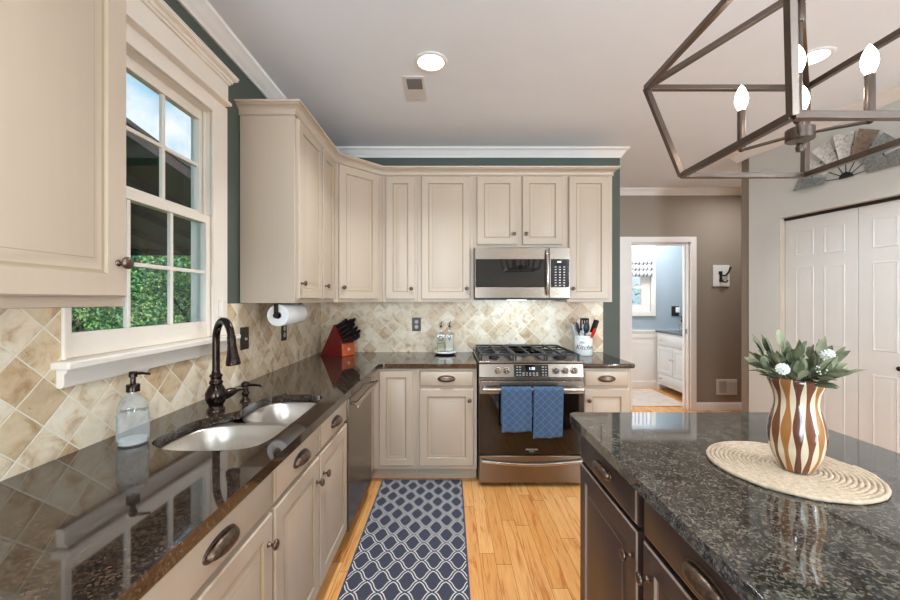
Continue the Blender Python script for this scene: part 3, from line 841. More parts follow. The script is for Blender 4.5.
# sink
t = thing('kitchen_sink', 'stainless double bowl sink set under the granite below the window', 'sink', (-0.79, 1.53, ZK))
def bowl(cx, cy, rx, ry, depth, e=3.2, name='bowl'):
    b = MB(); N = 48
    def se(k, z, f=1.0):
        out = []
        for i in range(N):
            a = 2 * math.pi * i / N; c, s = math.cos(a), math.sin(a)
            out.append((cx + (rx + k) * f * math.copysign(abs(c) ** (2 / e), c), cy + (ry + k) * f * math.copysign(abs(s) ** (2 / e), s), z))
        return out
    rings = [se(0.012, -0.001), se(0.0, -0.001), se(-0.004, -0.006), se(-0.008, -depth * 0.7), se(-0.018, -depth * 0.92), se(-0.045, -depth), se(0, -depth - 0.004, 0.25)]
    b.loft(rings, cap0=False, cap1=True)
    o = b.build(name, 'steel_sink', t, ang=60)
    s = o.modifiers.new('solid', 'SOLIDIFY'); s.thickness = 0.0015; s.offset = 1
    MB().lathe([(0.042, 0), (0.040, 0.003), (0.034, 0.004), (0.030, 0.001), (0.001, 0.0005)], (cx, cy, -depth - 0.004), 24).build('drain', 'steel_bright', o)
bowl(0.79 - 0.797, 1.362 - 1.53, 0.188, 0.171, 0.21)
bowl(0.79 - 0.745, 1.719 - 1.53, 0.138, 0.150, 0.16)
b = MB().box(-0.175, 0.180, 0.004, 0.036, -0.012, -0.002)
b.build('divider', 'steel_sink', t, bevel=0.003)

# faucet: gooseneck with pull-down head
t = thing('faucet', 'oil rubbed bronze gooseneck faucet arching over the sink', 'faucet', (-0.985, 1.60, ZTOP))
prof = [(0.034, 0.001), (0.034, 0.010), (0.028, 0.016), (0.027, 0.026), (0.033, 0.036), (0.041, 0.058), (0.040, 0.078), (0.030, 0.100), (0.022, 0.112), (0.026, 0.118), (0.026, 0.124), (0.021, 0.130), (0.021, 0.142), (0.025, 0.147), (0.024, 0.152), (0.017, 0.158), (0.016, 0.17)]
MB().lathe(prof, seg=28).build('base', 'bronze', t, ang=60)
dx, dy = 0.80, -0.60
pth = [(0, 0, 0.16), (0, 0, 0.24), (0, 0, 0.30)]
for k in range(1, 13):
    a = math.pi * k / 12 * 0.93
    r_ = 0.072; c_ = r_ * (1 - math.cos(a)); pth.append((dx * c_, dy * c_, 0.30 + 0.082 * math.sin(a)))
MB().tube(pth, 0.0145, 14).build('spout', 'bronze', t, ang=60)
e = Vector(pth[-1]); d_ = (e - Vector(pth[-2])).normalized()
d_ = (Vector((dx * 0.16, dy * 0.16, -1))).normalized()
MB().tube([e - d_ * 0.006, e + d_ * 0.008, e + d_ * 0.03, e + d_ * 0.07, e + d_ * 0.095, e + d_ * 0.108, e + d_ * 0.112], [0.0155, 0.0165, 0.0165, 0.021, 0.0265, 0.027, 0.020], 18).build('spray_head', 'bronze', t, ang=60)
b = MB().tube([(0.02, 0.03, 0.062), (0.035, 0.052, 0.068), (0.046, 0.068, 0.070)], [0.022, 0.019, 0.012], 14).tube([(0.044, 0.066, 0.070), (0.064, 0.10, 0.071), (0.072, 0.112, 0.072)], [0.007, 0.006, 0.009], 12)
b.build('lever_handle', 'bronze', t, ang=60)
# soap pump built into the counter
t = thing('deck_soap_pump', 'low bronze soap pump standing beside the faucet on the granite', 'soap dispenser', (-0.945, 1.755, ZTOP))
MB().lathe([(0.022, 0.001), (0.022, 0.006), (0.014, 0.012), (0.012, 0.028), (0.017, 0.034), (0.017, 0.042), (0.012, 0.047), (0.012, 0.066), (0.019, 0.070), (0.019, 0.082), (0.010, 0.090), (0.002, 0.092)], seg=20).build('body', 'bronze', t, ang=60)
MB().tube([(0.0, 0, 0.075), (0.045, -0.005, 0.076), (0.072, -0.008, 0.074), (0.078, -0.009, 0.068)], [0.007, 0.006, 0.0045, 0.004], 10).build('nozzle', 'bronze', t, ang=60)

# ribbed glass soap bottle
t = thing('soap_bottle', 'clear ribbed glass soap bottle with a dark pump on the left counter', 'soap bottle', (-1.03, 1.235, ZTOP))
bp_ = [(0.036, 0.001), (0.040, 0.004), (0.041, 0.012), (0.041, 0.016), (0.041, 0.020), (0.041, 0.095), (0.041, 0.100), (0.041, 0.112), (0.039, 0.125), (0.033, 0.142), (0.022, 0.155), (0.015, 0.162), (0.0135, 0.170), (0.0135, 0.178)]
rg = []
for r0, h0 in bp_:
    amp = 0.0016 if 0.019 < h0 < 0.096 else 0.0
    rg.append([((r0 + amp * (1 if k % 2 else -1)) * math.cos(2 * math.pi * k / 64), (r0 + amp * (1 if k % 2 else -1)) * math.sin(2 * math.pi * k / 64), h0) for k in range(64)])
MB().loft(rg).build('bottle', 'bottle_glass', t, ang=24)
b = MB().lathe([(0.0185, 0.170), (0.0185, 0.192), (0.017, 0.194), (0.009, 0.194), (0.0075, 0.196), (0.0075, 0.215), (0.0115, 0.217), (0.0115, 0.232), (0.009, 0.235), (0.001, 0.235)], seg=24)
b.tube([(0, 0, 0.228), (0.03, 0.002, 0.229), (0.052, 0.004, 0.226)], [0.0055, 0.0045, 0.0032], 10)
b.build('pump', 'bronze', t, ang=50)
b = MB().lathe([(0.001, 0.006), (0.037, 0.006), (0.037, 0.018), (0.001, 0.018)], seg=32)
b.build('soap', m_glass('soap liquid', S(240, 240, 240), 0.5, S(240, 240, 240)), t)
ml = Matrix.Translation((0.0295, -0.0335, 0.120)) @ Matrix.Rotation(R(42), 4, 'Z') @ FACE_FRONT
text_mesh('script_lettering', 'hand soap', 0.017, 'ink', t, ml, 0.0003, 0.3)

# ------------------------------------------------------------------ dishwasher
t = thing('dishwasher', 'stainless dishwasher with a bar handle between the sink cabinet and the corner', 'dishwasher', (XB, 2.026, 0), R(90))
MB().box(0.002, 0.604, 0.02, 0.58, 0.10, ZK - 0.004).box(0.002, 0.604, 0.06, 0.58, 0.0, 0.10).build('body', 'black_plastic', t)
dr = MB().box(0.004, 0.602, -0.022, 0.018, 0.105, 0.832).build('door', 'steel', t, bevel=0.004)
b = MB().tube([(0.045, -0.022, 0.785), (0.045, -0.062, 0.785)], 0.008, 10).tube([(0.560, -0.022, 0.785), (0.560, -0.062, 0.785)], 0.008, 10).tube([(0.020, -0.064, 0.785), (0.585, -0.064, 0.785)], 0.0115, 14)
b.build('handle', 'steel_bright', dr, bevel=0.001)
b = MB().box(0.185, 0.300, -0.0232, -0.022, 0.742, 0.746)
b.build('trim_line', 'dark_brown', dr)
MB().lathe([(0.011, 0), (0.011, -0.003), (0.001, -0.003)], (0.25, -0.022, 0.722), 20, 'y').build('red_badge', 'red', dr)
MB().box(0.20, 0.232, -0.0235, -0.022, 0.712, 0.734).build('sticker', 'canvas', dr)

# ------------------------------------------------------------------ range
RX0, RX1 = 0.207, 0.965
t = thing('gas_range', 'stainless slide in gas range with black oven glass between the back cabinets', 'range', (RX0, 2.735, 0))
RWD = RX1 - RX0
b = MB().box(0, RWD, 0.035, 0.655, 0.03, 0.885).box(0.02, RWD - 0.02, 0.09, 0.6, 0.0, 0.03)
b.build('body', 'black_plastic', t, bevel=0.002)
b = MB().box(-0.003, RWD + 0.003, 0.012, 0.660, 0.886, 0.905)
b.build('cooktop', 'steel', t, bevel=0.004)
b = MB()
b.prism([(0.0, 0.786), (0.035, 0.786), (0.045, 0.884), (0.016, 0.884)], 0, RWD, Matrix(((0, 0, 1, 0), (1, 0, 0, 0), (0, 1, 0, 0), (0, 0, 0, 1))))
cp = b.build('control_panel', 'steel', t, bevel=0.004)
def on_panel(x, z): return (x, 0.0 + (z - 0.786) * 0.163, z)
x_of = lambda px: (px - 478.7) / (584.2 - 478.7) * RWD
b = MB(); yy = on_panel(0, 0.836)[1]
dm = Matrix.Translation((0, yy, 0.836)) @ Matrix.Rotation(-math.atan(0.163), 4, 'X')
b.box(x_of(514), x_of(548.7), -0.003, 0.004, -0.044, 0.042, dm)
dsp = b.build('display', 'black_glass', cp, bevel=0.001)
def tiles(name, mat, parent, spots, y0, y1, mtx=None):
    first = None
    for x0, x1, z0, z1 in spots:
        wq, hq = (x1 - x0) / 2, (z1 - z0) / 2; m = (mtx or Matrix()) @ Matrix.Translation(((x0 + x1) / 2, 0, (z0 + z1) / 2))
        if first is None or abs(first[1] - wq) > 1e-5 or abs(first[2] - hq) > 1e-5:
            first = (MB().box(-wq, wq, y0, y1, -hq, hq).build(name, mat, parent, smooth=False), wq, hq); o = first[0]
        else: o = first[0].copy(); COL.objects.link(o); o.parent = parent
        o.matrix_local = m


sp = []
for i in range(2):
    for j in range(4):
        for xx in (516.6, 542.4): sp.append((x_of(xx + i * 2.9), x_of(xx + i * 2.9 + 1.6), -0.034 + j * 0.019, -0.030 + j * 0.019))
for i in range(5):
    for zz in (-0.034, -0.020): sp.append((x_of(522.5 + i * 3.4), x_of(524.6 + i * 3.4), zz, zz + 0.004))
tiles('button', 'grey_print', dsp, sp, -0.0036, -0.0030, dm)
text_mesh('clock_digits', '1:38', 0.026, 'display', dsp, Matrix.Translation((x_of(532), yy - 0.0022, 0.850)) @ Matrix.Rotation(-math.atan(0.163), 4, 'X') @ FACE_FRONT)
for px in (498, 506.6, 556.3, 565.3, 574.8):
    x, y, z = on_panel(x_of(px), 0.836)
    kb = MB().lathe([(0.025, 0.0), (0.025, -0.004), (0.020, -0.006), (0.0195, -0.026), (0.017, -0.030), (0.001, -0.030)], (x, y, z), 24, 'y')
    kb.box(x - 0.0045, x + 0.0045, y - 0.038, y - 0.028, z - 0.019, z + 0.019)
    kb.build('burner_knob', 'steel_bright', t, bevel=0.001, ang=50)
b = MB().box(0.0, RWD, 0.006, 0.034, 0.762, 0.784)
vs = b.build('vent_trim', 'steel', t, bevel=0.002)
tiles('vent_slot', 'black_plastic', vs, [(x0, x1, 0.771, 0.776) for x0, x1 in ((0.03, 0.13), (0.18, 0.23), (0.26, 0.37), (0.41, 0.53), (0.57, 0.62), (0.64, 0.74))], 0.0045, 0.006)
od = MB().box(0.002, RWD - 0.002, -0.006, 0.034, 0.235, 0.760).build('oven_door', 'steel', t, bevel=0.004)
MB().box(0.006, RWD - 0.006, -0.0095, -0.0062, 0.240, 0.672).build('door_glass', 'black_glass', od, bevel=0.001)
hz = 0.715
hp = [(0.03, -0.052 - 0.012 * math.sin(math.pi * 0), hz)]
hp = [(0.025 + (RWD - 0.05) * i / 24, -0.057 - 0.009 * math.sin(math.pi * i / 24), hz) for i in range(25)]
b = MB().tube(hp, 0.013, 14).tube([(0.045, -0.006, hz), (0.045, -0.05, hz)], 0.011, 12).tube([(RWD - 0.045, -0.006, hz), (RWD - 0.045, -0.05, hz)], 0.011, 12)
b.build('handle', 'steel_bright', od, ang=60)
text_mesh('wordmark', 'FRIGIDAIRE', 0.017, 'grey_print', od, Matrix.Translation((RWD * 0.5, -0.0100, 0.272)) @ FACE_FRONT)
text_mesh('wordmark', 'GALLERY', 0.009, 'grey_print', od, Matrix.Translation((RWD * 0.5, -0.0100, 0.258)) @ FACE_FRONT)
dw = MB().box(0.002, RWD - 0.002, -0.006, 0.034, 0.030, 0.226).build('storage_drawer', 'steel', t, bevel=0.004)
# arched grip across the drawer
b = MB()
hp = [(0.02 + (RWD - 0.04) * i / 24, -0.018, 0.192 - 0.026 * math.sin(math.pi * i / 24)) for i in range(25)]
b.tube(hp, 0.013, 12)
b.build('handle', 'steel_bright', dw, ang=60)
# burners and grates
for bx, by, br in ((0.13, 0.17, 0.042), (0.13, 0.48, 0.036), (RWD / 2, 0.33, 0.05), (RWD - 0.13, 0.17, 0.048), (RWD - 0.13, 0.48, 0.036)):
    MB().lathe([(br, 0.906), (br, 0.916), (br * 0.75, 0.918), (br * 0.75, 0.926), (br * 0.7, 0.929), (0.001, 0.929)], (bx, by, 0), 24).build('burner', 'black_iron', t, ang=50)
for g0, g1, ctr in ((0.018, 0.262, 0), (0.268, RWD - 0.268, 1), (RWD - 0.262, RWD - 0.018, 0)):
    b = MB(); y0, y1 = 0.045, 0.630; zt = 0.944; rr = 0.006
    def bar(p, q): b.tube([p, q], rr, sq=True)
    bar((g0, y0, zt), (g1, y0, zt)); bar((g0, y1, zt), (g1, y1, zt)); bar((g0 + rr, y0, zt), (g0 + rr, y1, zt)); bar((g1 - rr, y0, zt), (g1 - rr, y1, zt))
    mid = (g0 + g1) / 2
    for yq in ((0.34,) if not ctr else (0.19, 0.48)): bar((g0, yq, zt), (g1, yq, zt))
    bar((mid, y0, zt), (mid, y1, zt))
    for yq in (0.19, 0.48): bar((g0, yq, zt), (g0 + 0.09, yq, zt)); bar((g1 - 0.09, yq, zt), (g1, yq, zt))
    for cx_ in (g0 + rr, g1 - rr):
        for cy_ in (y0 + rr, 0.34, y1 - rr): bar((cx_, cy_, 0.9055), (cx_, cy_, zt))
    if ctr: b.box(g0 + 0.02, g1 - 0.02, 0.50, 0.625, 0.946, 0.954)
    b.build('grate', 'black_iron', t)
b = MB().box(0.0, RWD, 0.636, 0.658, 0.905, 0.93)
b.build('rear_trim', 'steel', t, bevel=0.003)

# towels over the oven handle


def towel(name, label, x0, x1, zfront, zback, seed, flare=0.0, skew=0.0):
    rnd = random.Random(seed)
    t = thing(name, label, 'towel', ((x0 + x1) / 2, 2.735 - 0.065, hz), 0, 'blue towels on the oven handle')
    wv = (x1 - x0) / 2; rb = 0.0185
    ph = [rnd.uniform(0, 6) for _ in range(4)]
    pr = []
    nb = 12
    for k in range(nb + 1): pr.append((rb, -(hz - zback) * (1 - k / nb)))
    for k in range(1, 9): a = math.pi * k / 9; pr.append((rb * math.cos(a), rb * math.sin(a)))
    nf = 26
    for k in range(nf + 1): pr.append((-rb, -(hz - zfront) * k / nf))
    L = len(pr) - 1
    def f(u, v):
        i = min(int(round(v * L)), L); y, z = pr[i]
        dn = max(0, -z) / 0.3
        x = (u - 0.5) * 2 * wv * (1 + flare * dn) + skew * dn * (1 if y < 0 else 1.6)
        wob = 0.006 * math.sin(u * 9 + ph[0] + z * 5) * dn + 0.0035 * math.sin(u * 21 + ph[1]) * dn
        zz = z
        if y < 0: zz += (0.010 * (u - 0.5) * dn)
        return (x, y + wob * (1 if y < 0 else 0.4) - (0.004 * dn if y < 0 else -0.0), zz)
    b = MB().grid(f, 22, L)
    o = b.build('cloth', 'towel', t, ang=80)
    s = o.modifiers.new('solid', 'SOLIDIFY'); s.thickness = 0.007; s.offset = 0
    return t


xa = lambda px: (px - 450) / 142.0
towel('dish_towel', 'folded blue towel hanging on the left of the oven handle', xa(501), xa(531.0), 0.425, 0.47, 3)
towel('dish_towel', 'folded blue towel hanging on the right of the oven handle, its back layer peeking out', xa(533.2), xa(562.5), 0.385, 0.52, 8, 0.0, -0.006)

# ------------------------------------------------------------------ microwave
t = thing('microwave', 'stainless over the range microwave with black glass door', 'microwave', (0.196, 3.018, 1.352))
MWW = 0.757; MH = 0.412
MB().box(0, MWW, 0.02, 0.388, 0.0, MH).build('body', 'black_plastic', t, bevel=0.002)
dr = MB()
dr.box(0, 0.590, -0.004, 0.019, 0.008, MH - 0.002)
dr = dr.build('door', 'steel', t, bevel=0.003)
MB().box(0.006, 0.560, -0.0065, -0.0042, 0.094, 0.318).build('door_glass', 'black_glass', dr, bevel=0.001)
pn = MB().box(0.592, MWW, -0.004, 0.019, 0.008, MH - 0.002).build('control_panel', 'steel', t, bevel=0.003)
kp = MB().box(0.604, MWW - 0.008, -0.0065, -0.0042, 0.094, 0.318).build('keypad', 'black_glass', pn, bevel=0.001)
tiles('key', 'grey_print', kp, [(0.634 + i * 0.034, 0.648 + i * 0.034, 0.104 + j * 0.021, 0.112 + j * 0.021) for i in range(3) for j in range(8)], -0.0072, -0.0066)
MB().box(0.655, 0.685, -0.0072, -0.0066, 0.290, 0.300).build('clock_display', 'display', kp)
b = MB()
hp = [(0.572, -0.006 - 0.032 * math.sin(math.pi * i / 20) ** 0.6, 0.035 + 0.352 * i / 20) for i in range(21)]
b.tube(hp, 0.0115, 12)
b.build('handle', 'steel_bright', dr, ang=60)
MB().box(0.03, MWW - 0.03, 0.03, 0.36, -0.006, 0.0).build('vent_grille', 'black_iron', t)
ln = MB().box(0.30, 0.46, 0.24, 0.30, -0.009, -0.0062).build('cooktop_lamp', m_emit('lit cooktop lamp', (0.9, 0.95, 1, 1), 4), t)
area('cooktop_lamp_light', (0.196 + 0.38, 3.018 + 0.14, 1.338), (R(28), 0, 0), 0.7, 0.16, 2.4, (0.55, 0.76, 1.0))

# ------------------------------------------------------------------ island
IX0, IX1, IYF, IYN = 0.49, 1.37, 1.582, -0.25
r_ = 0.035
pts = [(IX0, IYN), (IX1, IYN)]
for k in range(7): a = math.pi / 2 * k / 6; pts.append((IX1 - r_ + r_ * math.cos(a), IYF - r_ + r_ * math.sin(a)))
for k in range(7): a = math.pi / 2 + math.pi / 2 * k / 6; pts.append((IX0 + r_ + r_ * math.cos(a), IYF - r_ + r_ * math.sin(a)))
o = slab('island_countertop', pts, ZK + 0.001, ZTOP, 'granite_island', bevel=0.013)
tag(o, 'grey green polished granite top of the kitchen island', 'countertop')
DK = ('dark_cab', 'dark_glaze')
XI = 0.541
lab = ['espresso island cabinet at the far end nearest the range', 'espresso island cabinet second from the far end, its wide drawer in the foreground', 'espresso island cabinet closest to the camera, out past the bottom edge']
spans = [(1.548, 1.052), (1.051, 0.505), (0.504, -0.10)]
for (ya, yb), lb in zip(spans, lab):
    wd_ = ya - yb
    base_cabinet(lb, (XI, ya, 0), R(-90), wd_, 0.40, [('drawer', 0.022, wd_ - 0.012), ('door', 0.022, wd_ - 0.012, 'r' if lb is lab[0] else 'l')], 'island_cabinet', DK, 'espresso island cabinets')
o = MB().box(0.943, 1.325, -0.10, 1.548, 0.10, ZK).box(0.943, 1.26, -0.10, 1.50, 0.0, 0.10).build('island_back_panel', 'dark_cab', bevel=0.002)
tag(o, 'espresso panelled back of the island under the overhang', 'panel')

# jute placemat
t = thing('placemat', 'round braided jute placemat under the vase on the island', 'placemat', (0.93, 1.05, ZTOP))
b = MB(); path = []; rad = []
turns = 17; n = turns * 40; Rm = 0.190
for i in range(n + 1):
    q = i / n; a = turns * 2 * math.pi * q; rr = 0.004 + (Rm - 0.008) * q
    path.append((rr * math.cos(a), rr * math.sin(a), 0.0062 + 0.0006 * math.sin(i * 1.9))); rad.append(0.0056 + 0.0006 * math.sin(i * 2.3))
b.tube(path, rad, 7)
b.build('coil', 'jute', t, ang=80)
# striped vase
t = thing('vase', 'striped inlaid wood vase with a wavy outline on the placemat', 'vase', (0.928, 1.018, ZTOP + 0.0135), 0.9)
vp = [(0.040, 0.0), (0.048, 0.004), (0.060, 0.022), (0.073, 0.045), (0.081, 0.075), (0.083, 0.098), (0.080, 0.125), (0.072, 0.150), (0.066, 0.170), (0.065, 0.188), (0.070, 0.210), (0.078, 0.226), (0.083, 0.238), (0.081, 0.246), (0.077, 0.248), (0.073, 0.243), (0.066, 0.225), (0.060, 0.185), (0.060, 0.150), (0.05, 0.05), (0.001, 0.03)]
vp = [(r * 0.74, h) for r, h in vp]
pp = catmull([(r, h, 0) for r, h in vp], 3, False); vp2 = [(max(p[0], 0.001), p[1]) for p in pp] + [(0.001, 0.03)]
MB().lathe([(0.001, 0.0)] + vp2, seg=66).build('body', 'vase', t, ang=60)
# greenery
t = thing('greenery', 'arrangement of grey green sage leaves and small white flowers in the striped vase', 'plant', (0.928, 1.018, ZTOP + 0.21))
rnd = random.Random(11)


def leaf(b, base, direc, length, width, curl, mi=0):
    d = Vector(direc).normalized(); side = d.cross(Vector((0, 0, 1)))
    if side.length < 0.2: side = Vector((1, 0, 0))
    side.normalize(); side = (Matrix.Rotation(rnd.uniform(-0.9, 0.9), 3, d) @ side); nrm = side.cross(d)
    N = 7
    rows = []
    for i in range(N + 1):
        t_ = i / N; wv = width * math.sin(math.pi * min(1, t_ * 0.94 + 0.04)) ** 0.8 * (1 - 0.25 * t_)
        c = Vector(base) + d * length * t_ - Vector((0, 0, 1)) * curl * length * t_ * t_
        rows.append([c - side * wv + nrm * wv * 0.35, c - side * wv * 0.5 + nrm * wv * 0.1, c, c + side * wv * 0.5 + nrm * wv * 0.1, c + side * wv + nrm * wv * 0.35])
    for i in range(N):
        vs0 = [b.bm.verts.new(p) for p in rows[i]]; vs1 = [b.bm.verts.new(p) for p in rows[i + 1]]
        for k in range(4): b._f([vs0[k], vs0[k + 1], vs1[k + 1], vs1[k]], mi)


def fin_leaf(b):
    bmesh.ops.remove_doubles(b.bm, verts=b.bm.verts, dist=0.00002)
    return b


fb = MB(); sb = MB()
stems = []
for i in range(46):
    az = 2 * math.pi * i / 46 * 3.0 + rnd.uniform(-0.25, 0.25); el = rnd.uniform(0.20, 1.25)
    if i % 4 == 0: el = rnd.uniform(1.0, 1.45)
    ln_ = rnd.uniform(0.055, 0.095) * (1.0 + 0.75 * max(0.0, el - 0.7))
    d = Vector((math.cos(az) * math.cos(el), math.sin(az) * math.cos(el), math.sin(el)))
    p0 = Vector((math.cos(az) * 0.020, math.sin(az) * 0.020, -0.06)); p1 = Vector((math.cos(az) * 0.040, math.sin(az) * 0.040, 0.040)); p2 = p1 + d * ln_ * 0.60
    sb.tube([p0, p1, p1.lerp(p2, 0.5) + Vector((0, 0, 0.004)), p2], 0.0014, 5)
    for k in range(4):
        q = p1.lerp(p2, k / 3.0); off = rnd.uniform(-1, 1) * 0.9
        dd = (Matrix.Rotation(0.55 * (1 if k % 2 else -1) + off * 0.3, 3, 'Z') @ d) + Vector((0, 0, rnd.uniform(-0.1, 0.25)))
        leaf(fb, q, dd, rnd.uniform(0.042, 0.062), rnd.uniform(0.0085, 0.0135), rnd.uniform(0.0, 0.35), 0 if rnd.random() < 0.62 else 1)
    leaf(fb, p2, d, rnd.uniform(0.045, 0.065), rnd.uniform(0.009, 0.014), rnd.uniform(0, 0.3), 0 if rnd.random() < 0.6 else 1)
fin_leaf(fb).build('leaves', ['leaf', 'leaf_pale'], t, ang=80)
sb.build('stems', 'leaf', t)
for (fx, fy, fz, fr) in ((-0.085, -0.055, 0.082, 0.015), (0.024, -0.060, 0.118, 0.016), (-0.010, 0.0, 0.110, 0.012)):
    b = MB()
    for k in range(46):
        y_ = 1 - 2 * (k + 0.5) / 46; rr = math.sqrt(1 - y_ * y_); a = k * 2.39996
        d = Vector((rr * math.cos(a), rr * math.sin(a), y_)); b.tube([Vector((fx, fy, fz)) + d * fr * 0.15, Vector((fx, fy, fz)) + d * fr], [0.0016, 0.0022], 5)
    b.build('flower', 'flower', t)
b = MB()
for k in range(16): b.sphere((-0.010 + rnd.uniform(-0.010, 0.010), -0.078 + rnd.uniform(-0.008, 0.008), 0.080 + rnd.uniform(-0.016, 0.016)), 0.0024, seg=6, rings=4)
b.build('berries', 'flower', t)

# ------------------------------------------------------------------ chandelier
CX, CY = 0.93, 1.01
t = thing('chandelier', 'bronze open cage chandelier with four lit candle bulbs above the island', 'chandelier', (CX, CY, 1.74))
zl, zm, za, hl, hm = 0.0, 0.319, 0.418, 0.195, 0.27
b = MB(); rr = 0.0082
def sqbar(p, q): b.tube([p, q], rr, sq=True)
cl = [(-hl, -hl, zl), (hl, -hl, zl), (hl, hl, zl), (-hl, hl, zl)]; cm = [(-hm, -hm, zm), (hm, -hm, zm), (hm, hm, zm), (-hm, hm, zm)]
for i in range(4):
    sqbar(cl[i], cl[(i + 1) % 4]); sqbar(cm[i], cm[(i + 1) % 4]); sqbar(cl[i], cm[i]); sqbar(cm[i], (cm[i][0] * 0.06, cm[i][1] * 0.06, za))
b.build('cage', 'bronze_frame', t, bevel=0.001)
b = MB().cyl((0, 0, 0.035), (0, 0, 0.93), 0.006).lathe([(0.013, za - 0.02), (0.022, za - 0.01), (0.022, za + 0.010), (0.012, za + 0.020)], seg=20).lathe([(0.010, za - 0.075), (0.012, za - 0.07), (0.012, za - 0.03), (0.009, za - 0.025)], seg=16)
b.build('stem', 'bronze_frame', t, ang=50)
MB().lathe([(0.062, 0.959), (0.062, 0.945), (0.055, 0.936), (0.012, 0.930), (0.001, 0.930)], seg=28).build('canopy', 'bronze_frame', t, ang=50)
b = MB().lathe([(0.001, 0.028), (0.029, 0.028), (0.031, 0.030), (0.031, 0.058), (0.029, 0.060), (0.001, 0.060)], seg=28)
b.lathe([(0.001, -0.002), (0.008, 0.000), (0.010, 0.010), (0.006, 0.022)], seg=14)
b.build('hub', 'bronze_frame', t, ang=30)
for sx, sy in ((-1, 1), (1, 1), (-1, -1), (1, -1)):
    ax_, ay_ = 0.088 * sx, 0.088 * sy
    MB().tube([(ax_ * 0.25, ay_ * 0.25, 0.044), (ax_, ay_, 0.038)], 0.0045, 10).build('arm', 'bronze_frame', t)
    cd = MB().lathe([(0.001, 0.032), (0.006, 0.034), (0.0100, 0.046), (0.0102, 0.050), (0.0102, 0.150), (0.009, 0.152), (0.001, 0.152)], (ax_, ay_, 0), 18).build('candle_tube', 'bronze_frame', t, ang=50)
    MB().lathe([(0.007, 0.152), (0.010, 0.158), (0.0145, 0.170), (0.0165, 0.183), (0.0148, 0.198), (0.0095, 0.212), (0.004, 0.222), (0.001, 0.226)], (ax_, ay_, 0), 18).build('bulb', 'bulb', cd, ang=80)
    pd = bpy.data.lights.new('bulb_light', 'POINT'); pd.energy = 1.6; pd.color = (1, 0.9, 0.76); pd.shadow_soft_size = 0.022
    po = bpy.data.objects.new('bulb_light', pd); po.location = (CX + ax_, CY + ay_, 1.74 + 0.19); COL.objects.link(po)

# ------------------------------------------------------------------ ceiling fittings


def downlight(label, x, y, first=[None], power=12):
    if first[0] is None:
        t = thing('recessed_light', label, 'ceiling light', (x, y, ZC - 0.002), 0, 'recessed ceiling lights')
        MB().lathe([(0.074, -0.001), (0.094, -0.001), (0.094, -0.004), (0.084, -0.008), (0.074, -0.006)], seg=40, cap=False).build('trim_ring', 'white', t, ang=60)
        MB().lathe([(0.001, -0.005), (0.060, -0.0045), (0.075, -0.0015)], seg=40, cap=False).build('lens', 'downlight', t, ang=80)
        first[0] = t
    else:
        t = copy_tree(first[0]); t['label'] = label; t.location = (x, y, ZC - 0.002)
    area('recessed_light_beam', (x, y, ZC - 0.02), (0, 0, 0), 0.15, 0.15, power, (0.84, 0.93, 1.0), 'DISK', 115)
    return t


downlight('lit recessed ceiling light over the sink aisle beside the ceiling vent', -0.108, 2.16)
downlight('lit recessed ceiling light glimpsed behind the chandelier rod', 2.02, 2.12)
downlight('added unseen recessed ceiling light above the camera on the left side', -0.108, 0.0)  # this and the next two are unseen lights added for even brightness
downlight('added unseen recessed ceiling light above the camera on the right side', 2.02, 0.0)
downlight('added unseen recessed ceiling light near the rear wall', 0.95, -1.6)

t = thing('ceiling_vent', 'white ceiling air register beside the recessed light', 'vent', (-0.222, 2.44, ZC))
MB().box(-0.066, 0.066, -0.145, 0.145, -0.006, -0.001).build('plate', 'vent_white', t, bevel=0.002)
b = MB()
for k in range(9): b.box(-0.046 + k * 0.0108, -0.040 + k * 0.0108, -0.120, -0.010, -0.0085, -0.0062)
b.build('louvre', 'vent_dark', t)
MB().box(-0.046, 0.049, -0.122, -0.008, -0.0066, -0.0060).build('opening', 'vent_dark', t)  # dark sheet on the solid plate, painted shade behind the slats
b = MB()
for k in range(3): b.sphere((-0.010 + k * 0.010, 0.118, -0.0065), 0.0028, seg=8, rings=4)
b.build('screw', 'vent_dark', t)

# ------------------------------------------------------------------ closet doors, windmill
D1 = sempty('door_1', RW.location, RW.rotation_euler.z)


def leaf_door(i, x0, x1, knobx=None):
    th = 0.034; y = 0.050; b = MB()
    b.box(x0 + 0.0015, x1 - 0.0015, y, y + th, 0.012, 2.0)
    d = b.build('door_leaf', 'door_white', D1, bevel=0.002)
    w_ = x1 - x0; st = 0.085; cw = (w_ - 3 * st) / 2 + 0.005
    for c in range(2):
        px0 = x0 + st + c * (cw + st * 0.93)
        px1 = px0 + cw
        for z0, z1 in ((1.705, 1.895), (1.005, 1.600), (0.215, 0.830)):
            pb = MB()
            def ring(k, yy): return [(px0 + k, yy, z0 + k), (px1 - k, yy, z0 + k), (px1 - k, yy, z1 - k), (px0 + k, yy, z1 - k)]
            pb.loft([ring(-0.006, y + 0.004), ring(-0.006, y - 0.001), ring(0.0, y - 0.0032), ring(0.006, y - 0.0008), ring(0.012, y - 0.0006), ring(0.030, y - 0.0030), ring(0.032, y - 0.0030)])
            pb.build('raised_panel', 'door_white', d, ang=25)
    if knobx is not None: knob(d, knobx, 0.90, y, 'black_iron', 0.016)


for i in range(4):
    x0 = 0.27 + i * 0.49
    leaf_door(i, x0, x0 + 0.489, x0 + 0.23 if i == 1 else (x0 + 0.26 if i == 2 else None))
b = MB().box(CO0 + 0.001, CO1 - 0.001, 0.040, 0.095, 2.004, CZ - 0.001)
b.build('track', 'dark_brown', D1)
b = MB().box(CO0 - 0.0005, CO0 + 0.004, 0.001, 0.11, 0, CZ).box(CO0, CO1, 0.001, 0.039, CZ - 0.004, CZ - 0.0005)
b.build('jamb', 'tan_edge', D1)

